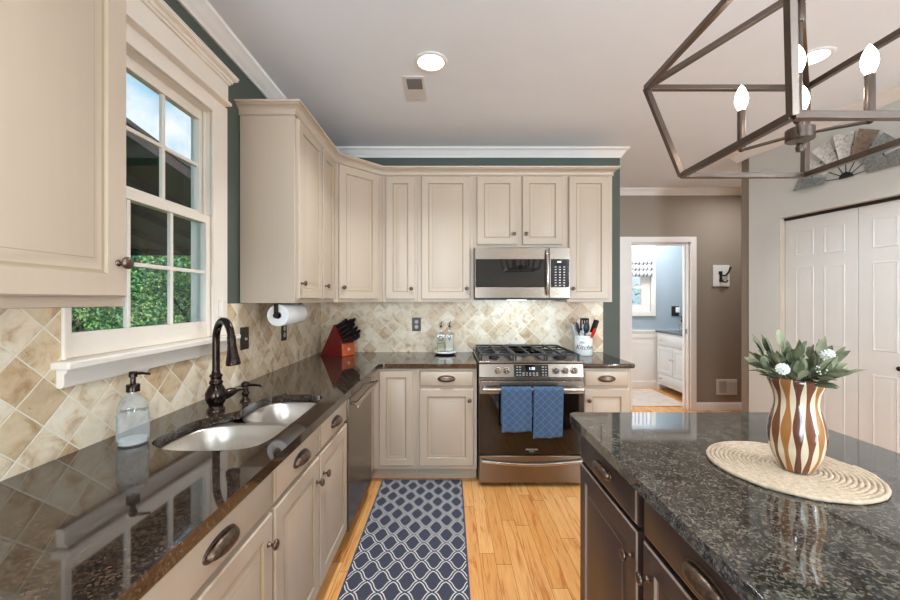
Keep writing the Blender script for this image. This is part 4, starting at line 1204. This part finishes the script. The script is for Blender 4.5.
t = thing('windmill_wall_decor', 'half windmill metal wall decoration with worn tin blades above the closet', 'wall decor', (RW.location.x + 0.1863 * 0.728, RW.location.y - 0.9825 * 0.728, 2.215), RW.rotation_euler.z)
mats_ = ['wm_grey', 'wm_white', 'wm_white', 'wm_white', 'wm_brown', 'wm_grey', 'wm_grey']
for k in range(7):
    a = math.pi * (0.04 + 0.92 * k / 6); a = math.pi - a; ca, sa = math.cos(a), math.sin(a)
    rd = Vector((ca, 0, sa)); tg = Vector((-sa, 0, ca)); yv = Vector((0, -1, 0))
    c0 = rd * 0.120; c1 = rd * 0.315; w0, w1 = 0.024, 0.050; tilt = 0.25
    P = [c0 - tg * w0 + yv * 0.012, c0 + tg * w0 + yv * (0.012 + 0.02), c1 + tg * w1 + yv * (0.012 + 0.038), c1 - tg * w1 + yv * 0.012]
    b = MB(); b.loft([[p for p in P], [p + yv * 0.002 for p in P]])
    b.build('blade', mats_[k], t)
    MB().cyl(rd * 0.03 + yv * 0.010, rd * 0.20 + yv * 0.010, 0.0028, seg=8).build('spoke', 'black_iron', t)
arc = [(0.225 * math.cos(math.pi * k / 32), -0.012, 0.225 * math.sin(math.pi * k / 32)) for k in range(33)]
b = MB().tube(arc, 0.003, 8)
b.build('hoop', 'black_iron', t)
b = MB()
N = 20; ring = lambda r, yy: [(r * math.cos(math.pi * k / N), yy, r * math.sin(math.pi * k / N)) for k in range(N + 1)]
b.loft([ring(0.040, -0.002), ring(0.040, -0.014), ring(0.03, -0.020)])
b.build('hub', 'black_iron', t)

# ------------------------------------------------------------------ wall plates


def plate(name, label, loc, rz, kind, w_=0.078, h_=0.122):
    t = thing(name, label, 'outlet' if kind == 'o' else 'switch', loc, rz)
    MB().box(-w_ / 2, w_ / 2, -0.006, 0, -h_ / 2, h_ / 2).build('plate', 'dark_brown', t, bevel=0.002)
    if kind == 'o':
        for z in (-0.022, 0.022):
            s = MB().lathe([(0.0165, -0.006), (0.0165, -0.008), (0.001, -0.008)], (0, 0, z), 20, 'y').build('socket', 'outlet_brown', t, ang=50)
            MB().box(-0.007, -0.0045, -0.0086, -0.008, z - 0.004, z + 0.006).box(0.0045, 0.007, -0.0086, -0.008, z - 0.004, z + 0.006).build('slots', 'black_plastic', s)
    else:
        MB().box(-0.004, 0.004, -0.018, -0.006, -0.010, 0.004).build('toggle', 'outlet_brown', t, bevel=0.001)
    return t


plate('wall_outlet', 'dark outlet on the tiled back wall between the knife block and the oil bottles', (-0.300, 3.4055, 1.127), 0, 'o')
plate('light_switch', 'dark switch plate on the tiled left wall just past the window', (-1.1555, 2.132, 1.130), R(90), 's', 0.084, 0.125)
plate('wall_outlet', 'dark outlet on the tiled left wall under the paper towel roll', (-1.1555, 2.640, 1.125), R(90), 'o')

# paper towel
t = thing('paper_towel_holder', 'bronze paper towel bracket hung beneath the wall cabinet', 'bracket', (-0.965, 2.27, 1.327))
b = MB().box(-0.02, 0.02, -0.165, 0.165, -0.005, -0.0005).box(-0.012, 0.012, -0.165, -0.158, -0.075, -0.004).box(-0.012, 0.012, 0.158, 0.165, -0.075, -0.004)
b.build('bracket', 'bronze', t, bevel=0.001)
MB().lathe([(0.013, -0.172), (0.016, -0.166), (0.010, -0.158), (0.009, 0.158), (0.016, 0.166), (0.013, 0.172)], (0, 0, -0.068), 18, 'y').build('rod', 'bronze', t, ang=50)
t = thing('paper_towel_roll', 'white paper towel roll hanging beneath the wall cabinet end', 'paper towel', (-0.965, 2.27, 1.327 - 0.068))
MB().lathe([(0.020, -0.14), (0.060, -0.14), (0.061, -0.138), (0.061, 0.138), (0.060, 0.14), (0.020, 0.14)], (0, 0, 0), 40, 'y', cap=False).build('paper', 'paper', t, ang=50)
MB().lathe([(0.0195, -0.139), (0.0195, 0.139), (0.017, 0.139), (0.017, -0.139), (0.0195, -0.139)], (0, 0, 0), 24, 'y', cap=False).build('core', 'card', t, ang=50)

# ------------------------------------------------------------------ knife block
fx = Vector((0.893, -0.45, 0)); ang = math.atan2(-0.45, 0.893)
t = thing('knife_block', 'dark red wooden knife block full of black handled knives in the corner', 'knife block', (-0.885, 3.105, ZTOP + 0.001), ang)
KW = 0.15
prof = [(0, 0), (0, 0.104), (-0.088, 0.262), (-0.238, 0)]
mt = Matrix(((1, 0, 0, 0), (0, 0, 1, 0), (0, 1, 0, 0), (0, 0, 0, 1)))
MB().prism([(x, z) for x, z in prof][::-1], 0, KW, mt).build('block', 'cherry', t, bevel=0.002)
fr_ = MB().box(0.0005, 0.008, 0.002, KW - 0.002, 0.001, 0.104).build('lit_front', 'cherry_lit', t, bevel=0.002)  # thin sheet for the lit face of the block, light painted in
MB().box(0.0081, 0.0088, 0.062, 0.088, 0.045, 0.068).build('crest', 'grey_print', fr_)
nrm = Vector((0.158, 0, 0.088)).normalized(); slope = Vector((-0.088, 0, 0.158)).normalized()
first = None
kk = 0
for r__ in range(5):
    for c in range(4 if r__ else 4):
        base = Vector((0, 0, 0.104)) + slope * (0.018 + r__ * 0.036) + Vector((0, 0.024 + c * 0.034, 0))
        ln_ = 0.100 + 0.014 * ((r__ * 2 + c) % 3)
        rot = Matrix((( nrm.x, 0, slope.x), (0, 1, 0), (nrm.z, 0, slope.z))).to_4x4()
        k = thing('knife', 'black handled knife standing in the slanted top of the knife block', 'knife', (0, 0, 0), 0, 'knives in the block')
        k.matrix_world = (Matrix.Translation((-0.885, 3.105, ZTOP + 0.001)) @ Matrix.Rotation(ang, 4, 'Z')) @ Matrix.Translation(base) @ rot
        hb = MB()
        rings = []
        for q, (hw, ht) in ((0.003, (0.008, 0.010)), (0.010, (0.010, 0.013)), (ln_ * 0.5, (0.010, 0.0145)), (ln_ * 0.85, (0.0105, 0.015)), (ln_, (0.008, 0.011))):
            dz = -0.004 * math.sin(q / ln_ * 3)
            rings.append([(q, hw * math.cos(2 * math.pi * i / 10), ht * math.sin(2 * math.pi * i / 10) + dz) for i in range(10)])
        hb.loft(rings); hb.build('handle', 'black_plastic', k, ang=50)
        MB().box(0.0005, 0.004, -0.006, 0.006, -0.009, 0.009).build('bolster', 'steel_bright', k)
        b = MB()
        for q in (0.3, 0.55, 0.8): b.cyl((ln_ * q, -0.0112, -0.004), (ln_ * q, 0.0112, -0.004), 0.002, seg=8)
        b.build('rivet', 'steel_bright', k)

# ------------------------------------------------------------------ oil and vinegar set
t = thing('serving_tray', 'small round white tray with a dark foot under the oil bottles', 'tray', (-0.042, 3.285, ZTOP + 0.001))
MB().lathe([(0.001, 0.012), (0.092, 0.012), (0.098, 0.016), (0.098, 0.030), (0.093, 0.030), (0.092, 0.020), (0.001, 0.019)], seg=36).build('tray_top', 'ceramic', t, ang=50)
MB().lathe([(0.001, 0.0), (0.075, 0.0), (0.088, 0.0115), (0.001, 0.0115)], seg=36).build('foot', 'black_iron', t, ang=50)
for nm, lb, dx_, liq, lv, ch in (('oil_bottle', 'clear square bottle marked O, half full of green oil, on the tray', -0.036, 'oil', 0.075, 'O'), ('vinegar_bottle', 'clear square bottle with a pale liquid, right of the oil bottle', 0.036, 'vinegar', 0.140, 'V')):
    t = thing(nm, lb, 'bottle', (-0.042 + dx_, 3.270, ZTOP + 0.022))
    b = MB(); s = 0.0325
    sq = lambda k, z: [(-k, -k, z), (k, -k, z), (k, k, z), (-k, k, z)]
    b.loft([sq(s, 0), sq(s, 0.150), sq(0.022, 0.160), sq(0.011, 0.166), sq(0.010, 0.200), sq(0.0115, 0.203), sq(0.0115, 0.209)])
    b.build('bottle', 'clear_bottle', t, bevel=0.003)
    MB().box(-0.030, 0.030, -0.030, 0.030, 0.004, lv).build('liquid', liq, t, bevel=0.002)
    b = MB().cyl((0, 0, 0.209), (0, 0, 0.222), 0.009, 0.011, 12).tube([(0, 0, 0.222), (0.002, 0, 0.245), (0.014, 0, 0.262)], [0.005, 0.004, 0.003], 8)
    b.tube([(-0.008, 0, 0.222), (-0.014, 0, 0.238), (-0.006, 0, 0.250)], 0.002, 6)
    b.build('pourer', 'black_iron', t)
    text_mesh('letter', ch, 0.058, 'ink', t, Matrix.Translation((0, -0.0345, 0.115)) @ FACE_FRONT, 0.0008)

# ------------------------------------------------------------------ utensil crock
CRX, CRY = 1.136, 3.235
t = thing('utensil_crock', 'white ceramic crock with dark script lettering right of the range', 'crock', (CRX, CRY, ZTOP + 0.001))
MB().lathe([(0.001, 0), (0.070, 0), (0.074, 0.006), (0.074, 0.135), (0.072, 0.140), (0.075, 0.146), (0.075, 0.164), (0.072, 0.168), (0.066, 0.166), (0.066, 0.02), (0.001, 0.018)], seg=40).build('body', 'ceramic', t, ang=50)


def curved_text(body, size, parent, mat, r, z, a0, shear=0.25):
    o = text_mesh('script_lettering', body, size, mat, parent, Matrix.Identity(4), 0.0003, shear)
    for v in o.data.vertices:
        x, y, d = v.co; a = a0 + x / r
        v.co = (math.sin(a) * (r + d + 0.0008), -math.cos(a) * (r + d + 0.0008), z + y)
    return o


curved_text('Kitchen', 0.054, t, 'ink', 0.0745, 0.070, -0.12, 0.35)
curved_text('the', 0.030, t, 'ink', 0.074, 0.112, -0.50, 0.35)


def utensil(name, label, bx, by, tipx, tipy, h, mat, headfn, hm=None, rot=0.0):
    """a stick leaning in the crock with a head of its own"""
    base = Vector((bx, by, 0.024)); tip = Vector((tipx, tipy, h))
    t = thing(name, label, 'utensil', (CRX, CRY, ZTOP + 0.001), 0, None)
    MB().tube([base, base.lerp(tip, 0.98)], [0.005, 0.0045], 8).build('handle', mat, t)
    d = (tip - base).normalized(); q = d.to_track_quat('Z', 'Y').to_matrix().to_4x4()
    mtx = Matrix.Translation(tip) @ q @ Matrix.Rotation(rot, 4, 'Z')
    b = MB(); headfn(b, mtx); b.build('head', hm or mat, t, bevel=0.001, ang=60)
    return t


def h_spat(b, m, w0=0.026, w1=0.038, L=0.100):
    P = [(-w0, 0, -0.01), (w0, 0, -0.01), (w1, 0, L * 0.8), (w1 * 0.7, 0, L), (-w1 * 0.7, 0, L), (-w1, 0, L * 0.8)]
    b.loft([[m @ Vector((x, -0.003, z)) for x, y, z in P], [m @ Vector((x, 0.003, z)) for x, y, z in P]])
def h_spoon(b, m): b.sphere((0, 0, 0), 0.042, 0.85, 0.32, 1.25, 14, 10); [setattr(v, 'co', m @ (v.co + Vector((0, 0, 0.045)))) for v in b.bm.verts]
def h_ladle(b, m): b.sphere((0, 0, 0), 0.044, 1.0, 0.6, 1.1, 14, 10); [setattr(v, 'co', m @ (v.co + Vector((0, 0, 0.028)))) for v in b.bm.verts]
def h_slot(b, m):
    for k in range(4): x = -0.037 + k * 0.0205; b.box(x, x + 0.013, -0.002, 0.002, 0.0081, 0.0779, m)
    b.box(-0.037, 0.0375, -0.002, 0.002, 0.078, 0.096, m); b.box(-0.037, 0.0375, -0.002, 0.002, -0.012, 0.008, m)
def h_grip(b, m): b.box(-0.020, 0.020, -0.012, 0.012, -0.02, 0.095, m)


utensil('spatula', 'pale blue spatula leaning left in the crock', -0.020, -0.010, -0.078, -0.01, 0.175, 'pale_blue', h_spat)
utensil('spoon', 'dark slate serving spoon left of centre in the crock', -0.005, 0.0, -0.040, 0.0, 0.185, 'dark_nylon', h_spoon)
utensil('turner', 'black slotted turner standing tallest in the crock', 0.010, 0.012, 0.016, 0.02, 0.215, 'black_plastic', h_slot)
utensil('ladle', 'dark nylon ladle at the middle of the crock', 0.0, -0.022, 0.012, -0.030, 0.205, 'dark_nylon', h_ladle)
utensil('spatula', 'red silicone spatula leaning right in the crock', 0.020, -0.020, 0.056, -0.050, 0.160, 'red', lambda b, m: h_spat(b, m, 0.028, 0.036, 0.075))
utensil('tongs', 'black handled tongs leaning far right over the crock rim', 0.022, 0.010, 0.088, 0.016, 0.205, 'black_plastic', h_grip, rot=0.5)
utensil('basting_brush', 'light grey brush handle beside the dark spoon in the crock', -0.02, -0.03, -0.018, -0.042, 0.200, 'pale_blue', lambda b, m: b.box(-0.008, 0.008, -0.005, 0.005, -0.01, 0.06, m))

# ------------------------------------------------------------------ rug
o = MB().box(-0.298, 0.298, -0.905, 0.905, 0.0005, 0.009).build('runner_rug', 'rug', bevel=0.003, loc=(-0.206, 1.925, 0))
tag(o, 'navy runner rug with a cream trellis pattern on the oak floor', 'rug')

# ------------------------------------------------------------------ hall wall things
t = thing('wall_hook_plaque', 'small white plaque with a black hook on the taupe hall wall', 'hook', (3.305, 4.644, 1.640))
MB().box(-0.100, 0.100, -0.018, 0, -0.130, 0.130).build('plaque', 'canvas', t, bevel=0.003)
b = MB().tube([(-0.01, -0.020, -0.045), (-0.012, -0.024, 0.0), (-0.015, -0.024, 0.035)], [0.016, 0.012, 0.018], 10)
b.tube([(-0.005, -0.024, 0.005), (0.02, -0.05, 0.000), (0.055, -0.06, 0.035), (0.075, -0.06, 0.085)], [0.011, 0.010, 0.009, 0.010], 10).sphere((0.078, -0.06, 0.092), 0.014, seg=10, rings=6)
b.tube([(-0.008, -0.024, -0.045), (0.0, -0.05, -0.075), (0.030, -0.06, -0.080), (0.045, -0.06, -0.055)], [0.012, 0.010, 0.009, 0.009], 10)
b.box(-0.035, 0.010, -0.0235, -0.018, 0.020, 0.055).box(-0.030, 0.006, -0.0235, -0.018, -0.075, -0.045)
b.build('hook', 'black_iron', t, ang=60)
t = thing('wall_vent', 'white return air grille low on the taupe hall wall', 'vent', (3.375, 4.644, 0.283))
MB().box(-0.125, 0.125, -0.012, 0, -0.095, 0.095).build('frame', 'vent_white', t, bevel=0.003)
b = MB()
for side in (-1, 1):
    x0, x1 = (-0.095, -0.006) if side < 0 else (0.006, 0.095)
    for k in range(12): b.box(x0, x1, -0.016, -0.0125, -0.066 + k * 0.0115, -0.061 + k * 0.0115)
b.build('louvre', 'vent_white', t)
MB().box(-0.095, -0.006, -0.0135, -0.0121, -0.07, 0.07).build('opening', 'vent_dark', t)  # flat dark sheet, shade of the louvre gaps given as colour

# ------------------------------------------------------------------ far room
W2 = sempty('window_2')
yw = YF
b = MB().box(FX0 - 0.07, FX0, yw - 0.022, yw - 0.001, FZ0 - 0.07, FZ1 + 0.07).box(FX1, FX1 + 0.065, yw - 0.022, yw - 0.001, FZ0 - 0.07, FZ1 + 0.07).box(FX0, FX1, yw - 0.022, yw - 0.001, FZ0 - 0.07, FZ0).box(FX0, FX1, yw - 0.022, yw - 0.001, FZ1, FZ1 + 0.07)
b.build('casing', 'white', W2, bevel=0.003)
gx0, gx1 = FX0 + 0.08, FX1 - 0.13
b = MB().box(FX0, gx0, yw + 0.02, yw + 0.06, FZ0, FZ1).box(gx1, FX1, yw + 0.02, yw + 0.06, FZ0, FZ1).box(gx0, gx1, yw + 0.02, yw + 0.06, FZ0, FZ0 + 0.10).box(gx0, gx1, yw + 0.02, yw + 0.06, FZ1 - 0.06, FZ1).box(gx0, gx1, yw + 0.02, yw + 0.06, 1.52, 1.56)
b.build('sash', 'white', W2, bevel=0.003)
MB().box(gx0 - 0.005, gx1 + 0.005, yw + 0.038, yw + 0.041, FZ0 + 0.09, FZ1 - 0.05).build('glass', 'glass', W2)
# striped valance
n_ = NT('blue striped linen'); s_ = n_.sep(n_.geo()); st_ = n_.math('FRACT', n_.math('MULTIPLY', s_[0], 17.0))
n_.p(n_.ramp(st_, [(0.0, S(240, 240, 242)), (0.55, S(240, 240, 242)), (0.58, S(110, 120, 140)), (0.85, S(110, 120, 140)), (0.88, S(240, 240, 242))]), 0.9); M['stripe'] = n_.m
def vf(u, v):
    x = FX0 - 0.03 + (FX1 - FX0 + 0.03) * u; z = 2.30 - 0.60 * v
    fold = 0.03 * math.sin(max(0, v - 0.55) / 0.45 * math.pi * 3) * (1 if v > 0.55 else 0)
    return (x, yw - 0.045 - 0.006 * math.sin(u * 40) - abs(fold), z)
o = MB().grid(vf, 60, 40).build('valance', 'stripe', ang=80)
s = o.modifiers.new('solid', 'SOLIDIFY'); s.thickness = 0.003
tag(o, 'blue striped roman valance over the far room window', 'curtain')

t = thing('vanity_cabinet', 'white two door vanity cabinet with a grey top in the far room', 'vanity', (3.13, 5.74, 0), R(-90))
VW = 0.86
b = MB().box(0, VW, 0, 0.50, 0.12, 0.862)
for x in (0.0, VW - 0.05):
    for y in (0.0, 0.45): b.box(x, x + 0.05, y, y + 0.05, 0.0, 0.12)
b.box(0.05, VW - 0.05, 0.004, 0.02, 0.09, 0.12)
b.build('body', 'door_white', t, bevel=0.003)
MB().box(-0.02, VW + 0.02, -0.02, 0.52, 0.863, 0.888).build('top', 'grey_top', t, bevel=0.003)
for x0, x1, s in ((0.04, 0.425, 'r'), (0.435, 0.82, 'l')):
    d = door_mesh(x0, x1, 0.27, 0.66, -0.018, rail=0.045).build('door', ['door_white', 'door_white'], t); knob(d, x1 - 0.02 if s == 'r' else x0 + 0.02, 0.5, -0.018, 'steel_bright', 0.012)
for z0, z1 in ((0.68, 0.84), (0.14, 0.255)):
    d = door_mesh(0.04, 0.82, z0, z1, -0.018, raised=False).build('drawer', ['door_white', 'door_white'], t)
    for kx in (0.16, 0.70): knob(d, kx, (z0 + z1) / 2, -0.018, 'steel_bright', 0.012)
t = thing('glass_dispenser', 'small clear dispenser with a dark top on the vanity', 'bottle', (3.36, 5.50, 0.889))
MB().lathe([(0.001, 0), (0.04, 0), (0.042, 0.02), (0.042, 0.10), (0.02, 0.125), (0.016, 0.14)], seg=20).build('bottle', 'clear_bottle', t, ang=50)
MB().lathe([(0.019, 0.138), (0.019, 0.165), (0.007, 0.168), (0.007, 0.20), (0.022, 0.204), (0.022, 0.216), (0.001, 0.218)], seg=16).build('pump', 'black_iron', t, ang=50)
t = thing('wall_outlet', 'dark outlet with a white night light on the blue grey far wall', 'outlet', (3.44, YF - 0.001, 1.175))
MB().box(-0.055, 0.055, -0.008, 0, -0.075, 0.075).build('plate', 'black_plastic', t, bevel=0.002)
MB().box(0.0, 0.05, -0.05, -0.0085, -0.02, 0.06).build('night_light', 'ceramic', t, bevel=0.008)
o = MB().box(1.7, 3.02, 4.80, 5.72, 0.0005, 0.010).build('area_rug', 'rug_beige', bevel=0.003)
tag(o, 'pale beige rug on the floor of the far room', 'rug')

# ------------------------------------------------------------------ outside
struct(MB().box(-30, -1.275, -15, 30, -0.7, -0.6).build('ground', 'grass'))
struct(MB().box(-1.275, 8, 6.05, 30, -0.7, -0.6).build('ground_back', 'grass'))
# porch roof seen through the kitchen window
zr = lambda y: 2.174 + 0.1453 * (7 - y)
t = thing('porch_roof', 'dark brown porch roof seen through the kitchen window', 'roof', (-5.6, 7.0, -0.6))
o3 = Vector((-5.6, 7.0, -0.6))
def L3(x, y, z): return Vector((x, y, z)) - o3
b = MB()
b.loft([[L3(-8.6, 1.2, zr(1.2) + 0.14), L3(-2.7, 1.2, zr(1.2) + 0.14), L3(-2.7, 1.2, zr(1.2) + 0.10), L3(-8.6, 1.2, zr(1.2) + 0.10)],
        [L3(-8.6, 7.1, zr(7.1) + 0.14), L3(-2.7, 7.1, zr(7.1) + 0.14), L3(-2.7, 7.1, zr(7.1) + 0.10), L3(-8.6, 7.1, zr(7.1) + 0.10)]])
b.build('roof_deck', 'porch_brown', t)
for k in range(9):
    x = -8.5 + k * 0.716
    MB().loft([[L3(x, 1.2, zr(1.2) + 0.099), L3(x + 0.06, 1.2, zr(1.2) + 0.099), L3(x + 0.06, 1.2, zr(1.2)), L3(x, 1.2, zr(1.2))], [L3(x, 7.0, zr(7.0) + 0.099), L3(x + 0.06, 7.0, zr(7.0) + 0.099), L3(x + 0.06, 7.0, zr(7)), L3(x, 7.0, zr(7))]]).build('rafter', 'porch_brown', t)
MB().loft([[L3(-8.6, 7.0, 2.17), L3(-2.7, 7.0, 2.17), L3(-2.7, 7.0, 2.33), L3(-8.6, 7.0, 2.33)], [L3(-8.6, 7.06, 2.17), L3(-2.7, 7.06, 2.17), L3(-2.7, 7.06, 2.33), L3(-8.6, 7.06, 2.33)]]).build('fascia', 'porch_brown', t)
for x, y in ((-8.5, 6.9), (-2.85, 6.9), (-8.5, 1.4), (-2.85, 1.4)):
    MB().box(x - 5.6 * 0 + 5.6 - 0.06, x + 5.6 + 0.06, y - 7.06, y - 6.94, 0.0, zr(y) + 0.6).build('post', 'porch_brown', t)


def tree(label, x, y, h, r, mat, seed, n=5200, zc=None, leafs=0.10, group='trees beyond the porch'):
    rnd = random.Random(seed)
    t = thing('tree', label, 'tree', (x, y, -0.6), 0, group)
    MB().tube([(0, 0, 0), (0.08, 0.02, h * 0.4), (-0.05, 0.03, h * 0.75)], [0.13, 0.09, 0.03], 10).tube([(0.06, 0, h * 0.35), (0.5, 0.2, h * 0.6)], [0.05, 0.02], 7).tube([(0.04, 0, h * 0.3), (-0.5, -0.2, h * 0.55)], [0.05, 0.02], 7).build('trunk', 'bark', t, ang=60)
    vs, fs = [], []
    bl = [(Vector((rnd.uniform(-r, r) * 0.7, rnd.uniform(-r, r) * 0.7, h * rnd.uniform(0.22, 0.86))), rnd.uniform(0.3, 0.55) * r) for _ in range(22)]
    for i in range(n):
        c, cr_ = rnd.choice(bl)
        d = Vector((rnd.gauss(0, 1), rnd.gauss(0, 1), rnd.gauss(0, 1))).normalized()
        p = c + d * cr_ * rnd.uniform(0.75, 1.08)
        u = Vector((rnd.gauss(0, 1), rnd.gauss(0, 1), rnd.gauss(0, 1))).normalized(); v = u.orthogonal().normalized()
        s = leafs * rnd.uniform(0.5, 1.1); k = len(vs)
        vs += [p - u * s * 0.6, p + v * s * 0.3, p + u * s * 0.6, p - v * s * 0.3]; fs.append((k, k + 1, k + 2, k + 3))
    me = bpy.data.meshes.new('crown'); me.from_pydata([tuple(q) for q in vs], [], fs)
    for m in mat: me.materials.append(M[m])
    me.polygons.foreach_set('material_index', [rnd.randrange(len(mat)) for _ in fs])
    o = bpy.data.objects.new('crown', me); COL.objects.link(o); o.parent = t


# positions on the sight lines through the window, just past the porch eave
tree('bushy green tree beyond the porch, left part of the window view', -9.3, 9.4, 4.0, 1.25, ['tree_leaf', 'tree_dark'], 1, 9000)
tree('bushy green tree beyond the porch at the middle of the window view', -6.2, 9.2, 4.0, 1.25, ['tree_leaf', 'tree_dark'], 2, 9000)
tree('darker tree further back, seen between the two bushy ones', -8.9, 12.7, 4.4, 1.35, ['tree_dark', 'tree_leaf'], 4, 7000)
tree('dark tree further back at the far left of the window view', -12.3, 12.5, 4.4, 1.35, ['tree_dark', 'tree_leaf'], 5, 7000)
rnd = random.Random(77); vs, fs = [], []
for i in range(26000):
    p = Vector((rnd.uniform(-20, -5), 16 + rnd.uniform(-0.5, 0.5), rnd.uniform(0, 4.4) + 0.3 * math.sin(i)))
    u = Vector((rnd.gauss(0, 1), rnd.gauss(0, 1), rnd.gauss(0, 1))).normalized(); v = u.orthogonal().normalized(); q = 0.14 * rnd.uniform(0.6, 1.2); k = len(vs)
    vs += [p - u * q * 0.6, p + v * q * 0.4, p + u * q * 0.6, p - v * q * 0.4]; fs.append((k, k + 1, k + 2, k + 3))
me = bpy.data.meshes.new('hedge'); me.from_pydata([tuple(q) for q in vs], [], fs); me.materials.append(M['tree_leaf']); me.materials.append(M['tree_dark'])
me.polygons.foreach_set('material_index', [rnd.randrange(2) for _ in fs])
o = bpy.data.objects.new('hedge', me); COL.objects.link(o); o.location = (0, 0, -0.6)
tag(o, 'tall green hedge closing the garden behind the trees', 'hedge')
tree('autumn coloured tree outside the far room window', 4.4, 10.4, 3.6, 1.5, ['tree_orange', 'tree_leaf'], 8, 3000, group=None)
